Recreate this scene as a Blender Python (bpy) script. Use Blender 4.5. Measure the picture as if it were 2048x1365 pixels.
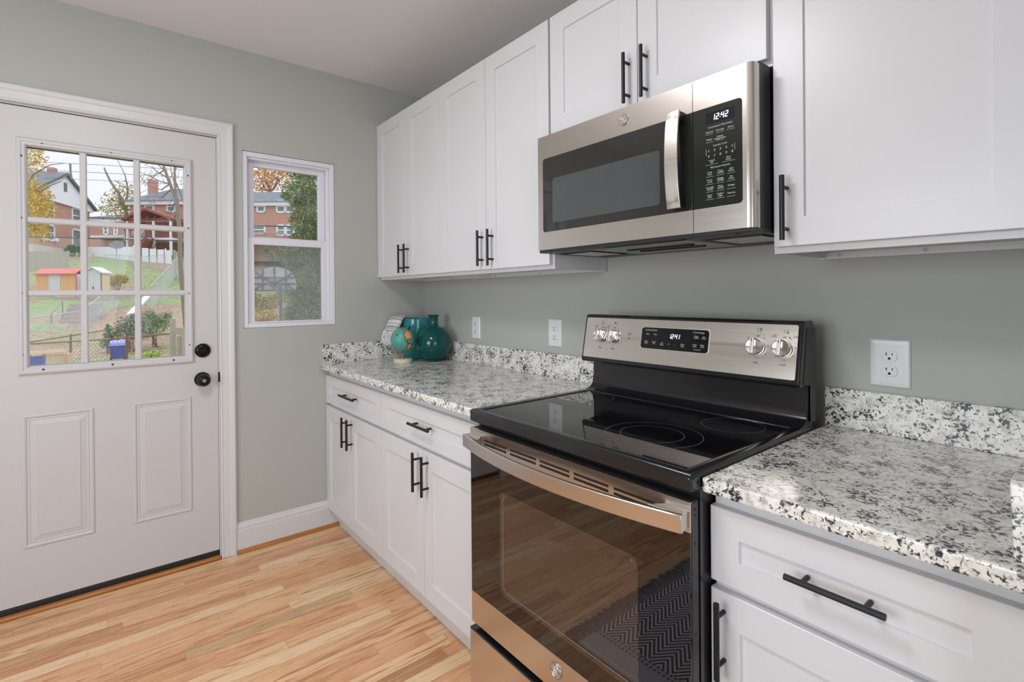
import bpy, bmesh, math, random
from mathutils import Vector, Matrix, noise as mnoise

for o in list(bpy.data.objects):
    bpy.data.objects.remove(o, do_unlink=True)
scene = bpy.context.scene
COL = scene.collection
random.seed(7)

# ------------------------------------------------------------------ camera
CX, CY, CZ = 2.7806, -1.6117, 1.2790
YAW, PITCH, ROLL = 0.9077, -0.0028, 0.0086
FPX, SHX, SHY = 1006.26, -34.75, -88.16           # focal length and principal point offset, pixels of a 2048 wide frame
_R = Vector((math.cos(YAW), math.sin(YAW), 0)); _D0 = Vector((-math.sin(YAW), math.cos(YAW), 0)); _U0 = Vector((0, 0, 1))
_D = _D0 * math.cos(PITCH) + _U0 * math.sin(PITCH); _U = _U0 * math.cos(PITCH) - _D0 * math.sin(PITCH)
CAMR = _R * math.cos(ROLL) - _U * math.sin(ROLL); CAMU = _R * math.sin(ROLL) + _U * math.cos(ROLL)
cam_d = bpy.data.cameras.new('camera'); cam = bpy.data.objects.new('camera', cam_d); COL.objects.link(cam)
cam_d.sensor_width = 36; cam_d.lens = FPX / 2048 * 36
cam_d.shift_x = -SHX / 2048; cam_d.shift_y = SHY / 2048
cam_d.clip_start = 0.02; cam_d.clip_end = 400
M = Matrix.Identity(4)
for i in range(3):
    M[i][0], M[i][1], M[i][2] = CAMR[i], CAMU[i], -_D[i]
M[0][3], M[1][3], M[2][3] = CX, CY, CZ
cam.matrix_world = M
cam_d.dof.use_dof = True; cam_d.dof.focus_distance = 2.3; cam_d.dof.aperture_fstop = 9.0
scene.camera = cam

# ------------------------------------------------------------------ sky, lights, exposure
w = bpy.data.worlds.new('sky'); scene.world = w; w.use_nodes = True
wn = w.node_tree; bg = wn.nodes['Background']
tc = wn.nodes.new('ShaderNodeTexCoord'); sp = wn.nodes.new('ShaderNodeSeparateXYZ'); rp = wn.nodes.new('ShaderNodeValToRGB')
cn = wn.nodes.new('ShaderNodeTexNoise'); cn.inputs['Scale'].default_value = 2.0; cn.inputs['Detail'].default_value = 5
wn.links.new(tc.outputs['Generated'], sp.inputs[0]); wn.links.new(tc.outputs['Generated'], cn.inputs['Vector'])
ad = wn.nodes.new('ShaderNodeMath'); ad.operation = 'MULTIPLY_ADD'; ad.inputs[1].default_value = 0.25; 
wn.links.new(cn.outputs[0], ad.inputs[0]); wn.links.new(sp.outputs[2], ad.inputs[2])
wn.links.new(ad.outputs[0], rp.inputs[0])
rp.color_ramp.elements[0].position = 0.12; rp.color_ramp.elements[0].color = (0.86, 0.90, 0.98, 1)
rp.color_ramp.elements[1].position = 0.42; rp.color_ramp.elements[1].color = (0.86, 0.89, 0.97, 1)
e3 = rp.color_ramp.elements.new(0.95); e3.color = (1.75, 1.85, 2.05, 1)                     # overcast: brightest overhead
wn.links.new(rp.outputs[0], bg.inputs[0]); bg.inputs[1].default_value = 1.05

def area_light(name, loc, target, sx, sy, power, color=(1, 1, 1), shape='RECTANGLE'):
    l = bpy.data.lights.new(name, 'AREA'); l.shape = shape; l.size = sx; l.size_y = sy; l.energy = power; l.color = color
    o = bpy.data.objects.new(name, l); COL.objects.link(o); o.location = loc
    o.rotation_euler = (Vector(target) - Vector(loc)).to_track_quat('-Z', 'Y').to_euler()
    return o
area_light('daylight_from_side_window', (1.95, -3.5, 1.40), (1.35, 0, 1.40), 1.4, 1.2, 40, (0.91, 0.965, 1.02))
area_light('added_fill_from_right', (4.9, -2.0, 1.15), (0.6, -1.2, 1.0), 1.6, 1.7, 33, (0.905, 0.955, 1.02))  # added cool fill from out of view; the right wall has no opening
area_light('ceiling_lamp', (1.65, -1.70, 2.50), (1.65, -1.70, 0), 0.45, 0.45, 18, (0.97, 0.97, 0.985), 'DISK')
scene.view_settings.view_transform = 'Standard'; scene.view_settings.look = 'None'
scene.view_settings.exposure = 0.06; scene.view_settings.gamma = 1.0
scene.view_settings.use_curve_mapping = False

# ------------------------------------------------------------------ helpers
def ray(px, py):
    u = (px - 1024 - SHX) / FPX; v = -(py - 682.5 - SHY) / FPX
    return CAMR * u + CAMU * v + _D
def at(px, py, X=None, D=None):
    """a point of the yard, chosen by distance along the view or by distance from the house"""
    d = ray(px, py); c = Vector((CX, CY, CZ))
    return c + d * (D if D is not None else (X - CX) / d.x)

class MB:
    def __init__(s): s.v = []; s.f = []; s.mi = []
    def add(s, verts, faces, mi=0):
        b = len(s.v); s.v += [tuple(p) for p in verts]
        for f in faces: s.f.append(tuple(b + i for i in f)); s.mi.append(mi)
        return s
    def box(s, x0, x1, y0, y1, z0, z1, mi=0):
        v = [(x, y, z) for x in (x0, x1) for y in (y0, y1) for z in (z0, z1)]
        return s.add(v, [(0, 1, 3, 2), (4, 6, 7, 5), (0, 4, 5, 1), (2, 3, 7, 6), (0, 2, 6, 4), (1, 5, 7, 3)], mi)
    def obox(s, c, ax, ay, az, mi=0):
        c = Vector(c); ax, ay, az = Vector(ax), Vector(ay), Vector(az)
        v = [c + ax * i + ay * j + az * k for i in (-1, 1) for j in (-1, 1) for k in (-1, 1)]
        return s.add(v, [(0, 1, 3, 2), (4, 6, 7, 5), (0, 4, 5, 1), (2, 3, 7, 6), (0, 2, 6, 4), (1, 5, 7, 3)], mi)
    def beam(s, p0, p1, wx, wz, mi=0):
        p0, p1 = Vector(p0), Vector(p1); d = p1 - p0; L = d.length; d = d / L
        up = Vector((0, 0, 1)) if abs(d.z) < 0.95 else Vector((1, 0, 0))
        a = d.cross(up).normalized(); b = a.cross(d).normalized()
        return s.obox((p0 + p1) / 2, d * (L / 2), a * (wx / 2), b * (wz / 2), mi)
    def cyl(s, p0, p1, r0, r1=None, n=16, mi=0):
        r1 = r0 if r1 is None else r1
        p0, p1 = Vector(p0), Vector(p1); d = (p1 - p0).normalized()
        up = Vector((0, 0, 1)) if abs(d.z) < 0.9 else Vector((1, 0, 0))
        a = d.cross(up).normalized(); b = d.cross(a)
        vs = []
        for p, r in ((p0, r0), (p1, r1)):
            for i in range(n):
                t = 2 * math.pi * i / n; vs.append(p + (a * math.cos(t) + b * math.sin(t)) * r)
        fs = [(i, (i + 1) % n, n + (i + 1) % n, n + i) for i in range(n)] + [tuple(range(n))[::-1], tuple(range(n, 2 * n))]
        return s.add(vs, fs, mi)
    def tube(s, pts, r, n=8, mi=0):
        pts = [Vector(p) for p in pts]; vs = []; rs = r if isinstance(r, (list, tuple)) else [r] * len(pts)
        for i, p in enumerate(pts):
            d = (pts[min(i + 1, len(pts) - 1)] - pts[max(i - 1, 0)]).normalized()
            up = Vector((0, 0, 1)) if abs(d.z) < 0.92 else Vector((1, 0, 0))
            a = d.cross(up).normalized(); b = d.cross(a)
            for k in range(n):
                t = 2 * math.pi * k / n; vs.append(p + (a * math.cos(t) + b * math.sin(t)) * rs[i])
        fs = []
        for i in range(len(pts) - 1):
            for k in range(n):
                fs.append((i * n + k, i * n + (k + 1) % n, (i + 1) * n + (k + 1) % n, (i + 1) * n + k))
        fs += [tuple(range(n))[::-1], tuple(range((len(pts) - 1) * n, len(pts) * n))]
        return s.add(vs, fs, mi)
    def lathe(s, prof, c, axis=(0, 0, 1), n=32, mi=0):
        c = Vector(c); d = Vector(axis).normalized()
        up = Vector((0, 0, 1)) if abs(d.z) < 0.9 else Vector((1, 0, 0))
        a = d.cross(up).normalized(); b = d.cross(a); vs = []; fs = []
        for r, h in prof:
            for k in range(n):
                t = 2 * math.pi * k / n; vs.append(c + d * h + (a * math.cos(t) + b * math.sin(t)) * max(r, 1e-5))
        for i in range(len(prof) - 1):
            for k in range(n):
                fs.append((i * n + k, i * n + (k + 1) % n, (i + 1) * n + (k + 1) % n, (i + 1) * n + k))
        return s.add(vs, fs, mi)
    def prism(s, pts, fn, d0, d1, mi=0):
        n = len(pts); vs = [fn(u, v, d0) for u, v in pts] + [fn(u, v, d1) for u, v in pts]
        fs = [(i, (i + 1) % n, n + (i + 1) % n, n + i) for i in range(n)] + [tuple(range(n))[::-1], tuple(range(n, 2 * n))]
        return s.add(vs, fs, mi)
    def nest(s, u0, u1, v0, v1, steps, fn, cap=True, mi=0):
        vs = []; fs = []
        for ins, d in steps:
            for (u, v) in ((u0 + ins, v0 + ins), (u1 - ins, v0 + ins), (u1 - ins, v1 - ins), (u0 + ins, v1 - ins)): vs.append(fn(u, v, d))
        for i in range(len(steps) - 1):
            for k in range(4): fs.append((i * 4 + k, i * 4 + (k + 1) % 4, (i + 1) * 4 + (k + 1) % 4, (i + 1) * 4 + k))
        if cap: b = 4 * (len(steps) - 1); fs.append((b, b + 1, b + 2, b + 3))
        return s.add(vs, fs, mi)
    def mesh(s, name, mats, smooth=False, recalc=True):
        me = bpy.data.meshes.new(name); me.from_pydata(s.v, [], s.f)
        for m in (mats if isinstance(mats, (list, tuple)) else [mats]): me.materials.append(m)
        if isinstance(mats, (list, tuple)): me.polygons.foreach_set('material_index', s.mi)
        if recalc:
            bm = bmesh.new(); bm.from_mesh(me); bmesh.ops.recalc_face_normals(bm, faces=bm.faces); bm.to_mesh(me); bm.free()
        if smooth:
            me.polygons.foreach_set('use_smooth', [True] * len(me.polygons))
            try: me.set_sharp_from_angle(angle=math.radians(40))
            except Exception: pass
        me.update()
        return me
    def build(s, name, mats, parent=None, bevel=0, smooth=False, seg=2, recalc=True):
        o = bpy.data.objects.new(name, s.mesh(name, mats, smooth, recalc)); COL.objects.link(o)
        if parent is not None: attach(o, parent)
        if bevel:
            b = o.modifiers.new('bevel', 'BEVEL'); b.width = bevel; b.segments = seg; b.limit_method = 'ANGLE'; b.angle_limit = math.radians(40)
            b.harden_normals = False
        return o

def attach(o, parent):
    o.parent = parent
    if parent.type == 'EMPTY': o.matrix_parent_inverse = Matrix.Translation(-Vector(parent.location))
def tag(o, label=None, cat=None, group=None, kind=None):
    if label: o['label'] = label
    if cat: o['category'] = cat
    if group: o['group'] = group
    if kind: o['kind'] = kind
    return o
def thing(name, loc, label, cat, group=None, kind=None):
    o = bpy.data.objects.new(name, None); COL.objects.link(o); o.location = loc; o.empty_display_size = 0.05
    return tag(o, label, cat, group, kind)
def front(y): return lambda u, v, d: (u, y - d, v)       # a face that looks towards -y, d grows out of it
def leftw(x): return lambda u, v, d: (x + d, u, v)       # a face that looks towards +x
def rrect(u0, u1, v0, v1, r, n=5, corners=(1, 1, 1, 1)):
    pts = []
    for (cu, cv, a0, on) in ((u1 - r, v1 - r, 0, corners[0]), (u0 + r, v1 - r, 90, corners[1]), (u0 + r, v0 + r, 180, corners[2]), (u1 - r, v0 + r, 270, corners[3])):
        if on:
            for i in range(n + 1):
                t = math.radians(a0 + 90 * i / n); pts.append((cu + r * math.cos(t), cv + r * math.sin(t)))
        else:
            pts.append({0: (u1, v1), 90: (u0, v1), 180: (u0, v0), 270: (u1, v0)}[a0])
    return pts
_tc = {}
def text_mesh(s):
    if s not in _tc:
        cu = bpy.data.curves.new('lettering', 'FONT'); cu.body = s; cu.align_x = 'CENTER'; cu.align_y = 'CENTER'; cu.size = 1; cu.space_line = 0.95
        ob = bpy.data.objects.new('lettering', cu); COL.objects.link(ob)
        dg = bpy.context.evaluated_depsgraph_get(); me = bpy.data.meshes.new_from_object(ob.evaluated_get(dg))
        _tc[s] = ([tuple(v.co) for v in me.vertices], [tuple(p.vertices) for p in me.polygons])
        bpy.data.objects.remove(ob); bpy.data.curves.remove(cu); bpy.data.meshes.remove(me)
    return _tc[s]
def text(mb, s, size, u, v, fn, d=0.0004, bold=0.0, mi=0):
    vs, fs = text_mesh(s)
    mb.add([fn(u + x * size, v + y * size, d) for x, y, z in vs], fs, mi)
    if bold: mb.add([fn(u + x * size + bold, v + y * size, d) for x, y, z in vs], fs, mi)
SEG = {'0': 'abcdef', '1': 'bc', '2': 'abged', '4': 'fgbc'}
def digits(mb, s, u, v, h, fn, d=0.0005, slant=0.12):
    w_ = h * 0.5; t = h * 0.13; x = u
    def bar(x0, y0, x1, y1):
        pts = [(x0, y0), (x1, y0), (x1, y1), (x0, y1)]
        mb.add([fn(px + (py - v) * slant, py, d) for px, py in pts], [(0, 1, 2, 3)])
    for ch in s:
        if ch == ':':
            bar(x - h * .02, v + h * .25, x + t - h * .02, v + h * .25 + t); bar(x - h * .02, v + h * .62, x + t - h * .02, v + h * .62 + t); x += h * 0.2; continue
        if ch == '1': x -= h * .1
        for g in SEG[ch]:
            if g == 'a': bar(x + t * .4, v + h - t, x + w_ - t * .4, v + h)
            if g == 'd': bar(x + t * .4, v, x + w_ - t * .4, v + t)
            if g == 'g': bar(x + t * .4, v + h / 2 - t / 2, x + w_ - t * .4, v + h / 2 + t / 2)
            if g == 'b': bar(x + w_ - t, v + h / 2 + t * .2, x + w_, v + h - t * .2)
            if g == 'c': bar(x + w_ - t, v + t * .2, x + w_, v + h / 2 - t * .2)
            if g == 'f': bar(x, v + h / 2 + t * .2, x + t, v + h - t * .2)
            if g == 'e': bar(x, v + t * .2, x + t, v + h / 2 - t * .2)
        x += h * 0.68

# ------------------------------------------------------------------ materials
def mat(name, color=(.8, .8, .8), rough=.5, metal=0, ior=1.5, coat=0, emit=None, spec=.5, **k):
    m = bpy.data.materials.new(name); m.use_nodes = True; b = m.node_tree.nodes['Principled BSDF']
    b.inputs['Base Color'].default_value = (*color, 1); b.inputs['Roughness'].default_value = rough
    b.inputs['Metallic'].default_value = metal; b.inputs['IOR'].default_value = ior
    b.inputs['Coat Weight'].default_value = coat; b.inputs['Coat Roughness'].default_value = 0.05
    b.inputs['Specular IOR Level'].default_value = spec
    if emit: b.inputs['Emission Color'].default_value = (*emit[0], 1); b.inputs['Emission Strength'].default_value = emit[1]
    return m
class N:
    """small node-graph writer"""
    def __init__(s, m): s.t = m.node_tree; s.b = s.t.nodes['Principled BSDF']
    def new(s, kind, **p):
        n = s.t.nodes.new(kind)
        for k, v in p.items(): setattr(n, k, v)
        return n
    def link(s, a, b): s.t.links.new(a, b)
    def put(s, inp, v):
        if hasattr(v, 'is_linked') or isinstance(v, bpy.types.NodeSocket): s.link(v, inp)
        else: inp.default_value = v
    def math(s, op, a, b=0.0, c=0.0, clamp=False):
        n = s.new('ShaderNodeMath', operation=op, use_clamp=clamp); s.put(n.inputs[0], a); s.put(n.inputs[1], b); s.put(n.inputs[2], c); return n.outputs[0]
    def pos(s): return s.new('ShaderNodeNewGeometry').outputs['Position']
    def sep(s, v): n = s.new('ShaderNodeSeparateXYZ'); s.link(v, n.inputs[0]); return n.outputs
    def comb(s, x, y, z):
        n = s.new('ShaderNodeCombineXYZ'); [s.put(n.inputs[i], q) for i, q in enumerate((x, y, z))]; return n.outputs[0]
    def mapping(s, v, scale=(1, 1, 1), rot=(0, 0, 0), loc=(0, 0, 0)):
        n = s.new('ShaderNodeMapping'); s.link(v, n.inputs[0]); n.inputs['Scale'].default_value = scale; n.inputs['Rotation'].default_value = rot; n.inputs['Location'].default_value = loc; return n.outputs[0]
    def noise(s, v, scale, detail=2, rough=.5, dist=0):
        n = s.new('ShaderNodeTexNoise'); s.link(v, n.inputs['Vector']); n.inputs['Scale'].default_value = scale; n.inputs['Detail'].default_value = detail
        n.inputs['Roughness'].default_value = rough; n.inputs['Distortion'].default_value = dist; return n.outputs[0]
    def voronoi(s, v, scale, feature='F1'):
        n = s.new('ShaderNodeTexVoronoi', feature=feature); s.link(v, n.inputs['Vector']); n.inputs['Scale'].default_value = scale; return n.outputs
    def white(s, v, dims='3D'):
        n = s.new('ShaderNodeTexWhiteNoise', noise_dimensions=dims); s.link(v, n.inputs['W' if dims == '1D' else 'Vector']); return n.outputs[0]
    def ramp(s, f, stops, interp='LINEAR'):
        n = s.new('ShaderNodeValToRGB'); s.put(n.inputs[0], f); cr = n.color_ramp; cr.interpolation = interp
        while len(cr.elements) < len(stops): cr.elements.new(0.5)
        for e, (p, c) in zip(cr.elements, stops): e.position = p; e.color = (*c, 1) if len(c) == 3 else c
        return n.outputs[0]
    def mix(s, f, a, b, blend='MIX'):
        n = s.new('ShaderNodeMix', data_type='RGBA', blend_type=blend); s.put(n.inputs[0], f)
        for i, q in ((6, a), (7, b)):
            if isinstance(q, tuple): n.inputs[i].default_value = (*q, 1)
            else: s.link(q, n.inputs[i])
        return n.outputs[2]
    def color(s, v): s.link(v, s.b.inputs['Base Color'])
    def rough(s, v): s.link(v, s.b.inputs['Roughness'])
    def bump(s, h, strength=.2, dist=.002):
        n = s.new('ShaderNodeBump'); n.inputs['Strength'].default_value = strength; n.inputs['Distance'].default_value = dist; s.link(h, n.inputs['Height']); s.link(n.outputs[0], s.b.inputs['Normal'])
def step(g, v, lo, hi): 
    n = g.new('ShaderNodeMapRange', interpolation_type='SMOOTHSTEP'); g.put(n.inputs[0], v); n.inputs[1].default_value = lo; n.inputs[2].default_value = hi; return n.outputs[0]

def painted(name, c, rough=.5, bump=.05, scale=180):
    m = mat(name, c, rough); g = N(m); p = g.pos(); n = g.noise(p, scale, 3); g.bump(n, bump, .0006)
    v = g.noise(p, 1.6, 2); g.color(g.mix(g.math('MULTIPLY', v, .06), c, tuple(q * .8 for q in c))); return m
M_WALL = painted('sage_grey_wall_paint', (.43, .44, .41), .6, .06)
M_CEIL = painted('white_ceiling_paint', (.76, .745, .745), .8, .05)
M_TRIM = painted('white_trim_paint', (.64, .635, .645), .35, .04, 60)
M_DOORP = painted('off_white_door_paint', (.575, .56, .57), .38, .08, 40)
M_CAB = painted('white_cabinet_lacquer', (.665, .665, .685), .32, .01)
M_VINYL = mat('white_window_vinyl', (.72, .72, .78), .35)
M_BLACK = mat('matte_black_metal', (.012, .012, .014), .38, .3)
M_RUB = mat('black_rubber', (.010, .010, .011), .5)
M_BRONZE = mat('dark_oil_rubbed_bronze', (.018, .014, .013), .28, .7)
M_BRASS = mat('dull_silver_key_cylinder', (.45, .40, .34), .3, 1)
M_SCREW = mat('dark_screw_head', (.02, .015, .012), .5)
M_ENAMEL = mat('black_enamel', (.012, .012, .014), .14, 0, 1.55)
M_ENAMEL2 = mat('black_painted_steel', (.020, .020, .022), .35)
M_GLASSTOP = mat('black_ceramic_glass', (.006, .006, .007), .03, 0, 1.75)
M_OVEN = mat('black_oven_door_glass', (.006, .004, .0035), .02, 0, 1.72)
M_OVENW = mat('tinted_oven_window', (.050, .029, .019), .02, 0, 1.80)
M_MWGLASS = mat('dark_grey_microwave_glass', (.022, .022, .022), .04, 0, 1.65)
M_CTRL = mat('charcoal_control_glass', (.016, .019, .017), .10, 0, 1.5)
M_DISP = mat('black_display', (.004, .004, .005), .06)
M_LCDB = mat('lit_blue_white_digits', (.6, .7, 1), .5, emit=((.72, .80, 1.0), 1.3))
M_LETTER = mat('white_lettering', (.62, .64, .64), .6)
M_INK = mat('grey_black_printed_ink', (.05, .045, .04), .6)
M_RING = mat('grey_printed_burner_line', (.17, .17, .17), .35)
M_DARKG = mat('dark_grey_plastic', (.035, .036, .038), .4)
M_PLATE = mat('white_plastic_plate', (.72, .72, .74), .25)
M_SLOT = mat('dark_slot', (.01, .01, .012), .6)
def stainless(name, c, rough, axis, bump=.025):
    m = mat(name, c, rough, 1); g = N(m); p = g.pos()
    s = g.mapping(p, (3, 3, 900) if axis == 'z' else (900, 3, 3)); n = g.noise(s, 1.0, 3)
    g.bump(n, bump, .0002); g.rough(g.math('MULTIPLY_ADD', n, .10, rough - .04))
    m.node_tree.nodes['Principled BSDF'].inputs['Anisotropic'].default_value = .5
    return m
M_SS = stainless('brushed_stainless_steel', (.66, .61, .57), .24, 'z')
M_SSV = stainless('brushed_stainless_handle', (.74, .69, .64), .28, 'z', .008)
M_CHROME = mat('polished_chrome', (.78, .76, .74), .12, 1)
def mesh_window():
    m = mat('microwave_window_mesh', (.03, .03, .03), .10, 0, 1.6); g = N(m); p = g.sep(g.pos())
    a = g.math('FRACT', g.math('MULTIPLY', p[0], 260)); b = g.math('FRACT', g.math('MULTIPLY', p[2], 260))
    d = g.math('ADD', g.math('POWER', g.math('SUBTRACT', a, .5), 2), g.math('POWER', g.math('SUBTRACT', b, .5), 2))
    g.color(g.mix(step(g, d, .06, .11), (.016, .018, .018), (.085, .097, .098))); return m
M_MWMESH = mesh_window()
def filt():
    m = mat('aluminium_grease_filter', (.5, .5, .5), .5, .2); g = N(m); p = g.pos(); n = g.noise(p, 350, 4, .7)
    g.color(g.ramp(n, [(.35, (.22, .22, .22)), (.48, (.66, .65, .64)), (.62, (.95, .94, .92))])); g.bump(n, .8, .003); return m
M_FILTER = filt()
def granite():
    m = mat('speckled_cream_granite', (.7, .7, .6), .16, 0, 1.47); g = N(m); p = g.pos()
    q = g.mapping(p, (1, 1, 1), (.5, .8, .3))
    base = g.ramp(g.noise(q, 42, 4, .6), [(.30, (.50, .49, .45)), (.45, (.74, .73, .68)), (.60, (.84, .83, .78))])
    grey = step(g, g.noise(q, 95, 4, .6, .3), .56, .63)
    c = g.mix(g.math('MULTIPLY', grey, .5), base, (.20, .20, .21))
    clump = g.noise(q, 22, 2, .5)
    dk = step(g, g.math('ADD', g.noise(q, 128, 5, .64, .6), g.math('MULTIPLY', g.math('SUBTRACT', clump, .5), .42)), .540, .578)
    c = g.mix(dk, c, (.032, .034, .046))
    vo = g.voronoi(q, 38); red = g.math('MULTIPLY', g.math('LESS_THAN', vo['Distance'], .17), g.math('LESS_THAN', g.white(vo['Position']), .10))
    c = g.mix(g.math('MULTIPLY', red, .85), c, (.10, .012, .022))
    g.color(c); return m
M_GRAN = granite()
def oak():
    m = mat('red_oak_strip_flooring', (.6, .4, .2), .3); g = N(m); p = g.sep(g.pos())
    PW = .057
    u = g.math('DIVIDE', g.math('ADD', p[0], 10.012), PW); row = g.math('FLOOR', u); fx = g.math('FRACT', u)
    r1 = g.white(row, '1D'); r2 = g.white(g.math('ADD', row, 71.3), '1D')
    L = g.math('MULTIPLY_ADD', r2, .55, .45)
    v = g.math('ADD', g.math('DIVIDE', p[1], L), g.math('MULTIPLY', r1, 9.7)); idx = g.math('FLOOR', v); fy = g.math('FRACT', v)
    pid = g.white(g.comb(row, idx, 3.7)); pid2 = g.white(g.comb(row, idx, 9.1))
    gx = g.math('ADD', p[0], g.math('MULTIPLY', pid, 37.0)); gy = g.math('ADD', p[1], g.math('MULTIPLY', pid2, 21.0))
    grainc = g.comb(g.math('MULTIPLY', gx, 17), g.math('MULTIPLY', gy, 1.0), g.math('MULTIPLY', pid, 5))
    n1 = g.noise(grainc, 1.0, 3, .55, .3)
    rings = g.math('FRACT', g.math('MULTIPLY', n1, 6.5)); rings = g.math('ABSOLUTE', g.math('SUBTRACT', rings, .5)); rings = g.math('MULTIPLY', rings, 2.0)
    fine = g.noise(g.comb(g.math('MULTIPLY', gx, 300), g.math('MULTIPLY', gy, 9), 0), 1.0, 3, .6)
    base = g.ramp(pid, [(.0, (.46, .23, .105)), (.16, (.65, .325, .160)), (.45, (.75, .400, .210)), (.7, (.79, .485, .260)), (.9, (.84, .60, .37)), (1., (.56, .37, .19))])
    c = g.mix(g.math('MULTIPLY', step(g, rings, .62, .96), g.math('MULTIPLY_ADD', pid2, .55, .30)), base, (.40, .165, .070))
    c = g.mix(g.math('MULTIPLY', step(g, rings, .30, .0), .30), c, (.80, .57, .35))
    c = g.mix(g.math('MULTIPLY', step(g, fine, .52, .66), .38), c, (.34, .15, .07))
    knot = g.math('MULTIPLY', step(g, g.noise(g.comb(g.math('MULTIPLY', gx, 14), g.math('MULTIPLY', gy, 3), 0), 1, 2), .70, .78), .6)
    c = g.mix(knot, c, (.20, .09, .04))
    gap = g.math('MAXIMUM', g.math('LESS_THAN', fx, .016), g.math('LESS_THAN', g.math('MULTIPLY', fy, L), .0012))
    c = g.mix(g.math('MULTIPLY', gap, .55), c, (.10, .045, .02))
    g.color(c); g.rough(g.math('MULTIPLY_ADD', fine, .12, .22)); g.bump(g.math('SUBTRACT', g.math('MULTIPLY', fine, .25), gap), .10, .0008)
    m.node_tree.nodes['Principled BSDF'].inputs['Coat Weight'].default_value = .15
    return m
M_OAK = oak()
def woodstrip(name, a, b, sc=(6, 120, 120), rough=.35):
    m = mat(name, a, rough); g = N(m); n = g.noise(g.mapping(g.pos(), sc), 1, 4, .6, .4); g.color(g.ramp(n, [(.3, a), (.7, b)])); g.bump(n, .15, .001); return m
M_SHOE = woodstrip('stained_oak_moulding', (.34, .125, .030), (.50, .21, .060), (60, 4, 90))
def clear_glass(name, tint=(1, 1, 1), refl=.10, haze=0, hazec=(.6, .62, .65)):
    m = bpy.data.materials.new(name); m.use_nodes = True; t = m.node_tree; t.nodes.clear()
    out = t.nodes.new('ShaderNodeOutputMaterial'); tr = t.nodes.new('ShaderNodeBsdfTransparent'); tr.inputs[0].default_value = (*tint, 1)
    gl = t.nodes.new('ShaderNodeBsdfGlossy'); gl.inputs['Roughness'].default_value = .01; fr = t.nodes.new('ShaderNodeFresnel'); fr.inputs[0].default_value = 1.24
    mx = t.nodes.new('ShaderNodeMixShader'); t.links.new(fr.outputs[0], mx.inputs[0]); t.links.new(tr.outputs[0], mx.inputs[1]); t.links.new(gl.outputs[0], mx.inputs[2])
    last = mx.outputs[0]
    if haze:
        df = t.nodes.new('ShaderNodeBsdfDiffuse'); df.inputs[0].default_value = (*hazec, 1); m2 = t.nodes.new('ShaderNodeMixShader'); m2.inputs[0].default_value = haze
        t.links.new(last, m2.inputs[1]); t.links.new(df.outputs[0], m2.inputs[2]); last = m2.outputs[0]
    t.links.new(last, out.inputs[0]); return m
M_PANE = clear_glass('clear_window_glass')
M_EMBLEM = mat('satin_emblem_metal', (.42, .41, .40), .35, .9); M_MONO = mat('bright_emblem_scroll', (.85, .84, .82), .3, .8)
M_SCREENM = clear_glass('grey_insect_screen', (.96, .96, .96), .0, .20, (.62, .63, .65))
def teal_glass(name, c, dens):
    m = mat(name, c, .04, 0, 1.45); b = m.node_tree.nodes['Principled BSDF']; g = N(m)
    n = g.noise(g.mapping(g.pos(), (12, 12, 40)), 1, 4, .6, .6)
    g.color(g.mix(n, c, tuple(min(1, q * 1.9) for q in c))); b.inputs['Transmission Weight'].default_value = dens
    g.bump(g.noise(g.pos(), 60, 2), .12, .002); return m
M_TEAL = teal_glass('deep_teal_glass', (.003, .085, .080), .45)
M_AQUA = teal_glass('aqua_bubbled_glass', (.030, .225, .24), .4)
def globe_mat():
    m = mat('printed_globe_paper', (.1, .4, .3), .35); g = N(m); tc_ = g.new('ShaderNodeTexCoord'); o = tc_.outputs['Object']
    s = g.sep(o); n = g.noise(o, 22, 5, .6)
    sea = g.mix(n, (.045, .30, .22), (.10, .40, .33))
    return m, g, o, s, n, sea

# yard materials
def ground_mat():
    m = mat('grass_and_leaf_litter', (.2, .3, .1), .9); g = N(m); p = g.pos()
    a = g.noise(p, .22, 3); f = g.noise(p, 3.2, 5, .75)
    grass = g.ramp(f, [(.3, (.13, .20, .075)), (.5, (.24, .31, .135)), (.64, (.35, .37, .20)), (.80, (.50, .43, .30))])
    lit = g.ramp(g.noise(p, 5, 5, .75), [(.3, (.17, .12, .075)), (.48, (.32, .235, .16)), (.60, (.44, .33, .24)), (.75, (.27, .29, .15))])
    q = g.sep(p); inx = g.math('MULTIPLY', step(g, q[0], -40, -34), step(g, q[0], -16, -21)); bias = g.math('MULTIPLY_ADD', g.math('MULTIPLY', inx, step(g, q[1], -6, -3)), .20, -.09)
    c = g.mix(step(g, g.math('ADD', a, bias), .46, .58), grass, lit)
    vo = g.voronoi(p, 7.0); c = g.mix(g.math('MULTIPLY', g.math('LESS_THAN', vo['Distance'], .14), .8), c, (.56, .44, .30))
    g.color(c); return m
M_GROUND = ground_mat()
def brick_mat():
    m = mat('red_brick', (.4, .15, .1), .85); g = N(m); tc_ = g.new('ShaderNodeTexCoord'); s = g.sep(tc_.outputs['Object'])
    v = g.comb(g.math('ADD', s[0], s[1]), s[2], 0)
    b = g.new('ShaderNodeTexBrick'); g.link(v, b.inputs['Vector']); b.inputs['Scale'].default_value = 4.6; b.inputs['Mortar Size'].default_value = .02
    b.inputs['Color1'].default_value = (.50, .23, .18, 1); b.inputs['Color2'].default_value = (.58, .31, .25, 1); b.inputs['Mortar'].default_value = (.52, .38, .33, 1)
    g.color(g.mix(g.math('MULTIPLY', g.noise(tc_.outputs['Object'], .8, 3), .5), b.outputs[0], (.50, .27, .21))); return m
M_BRICK = brick_mat()
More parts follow.
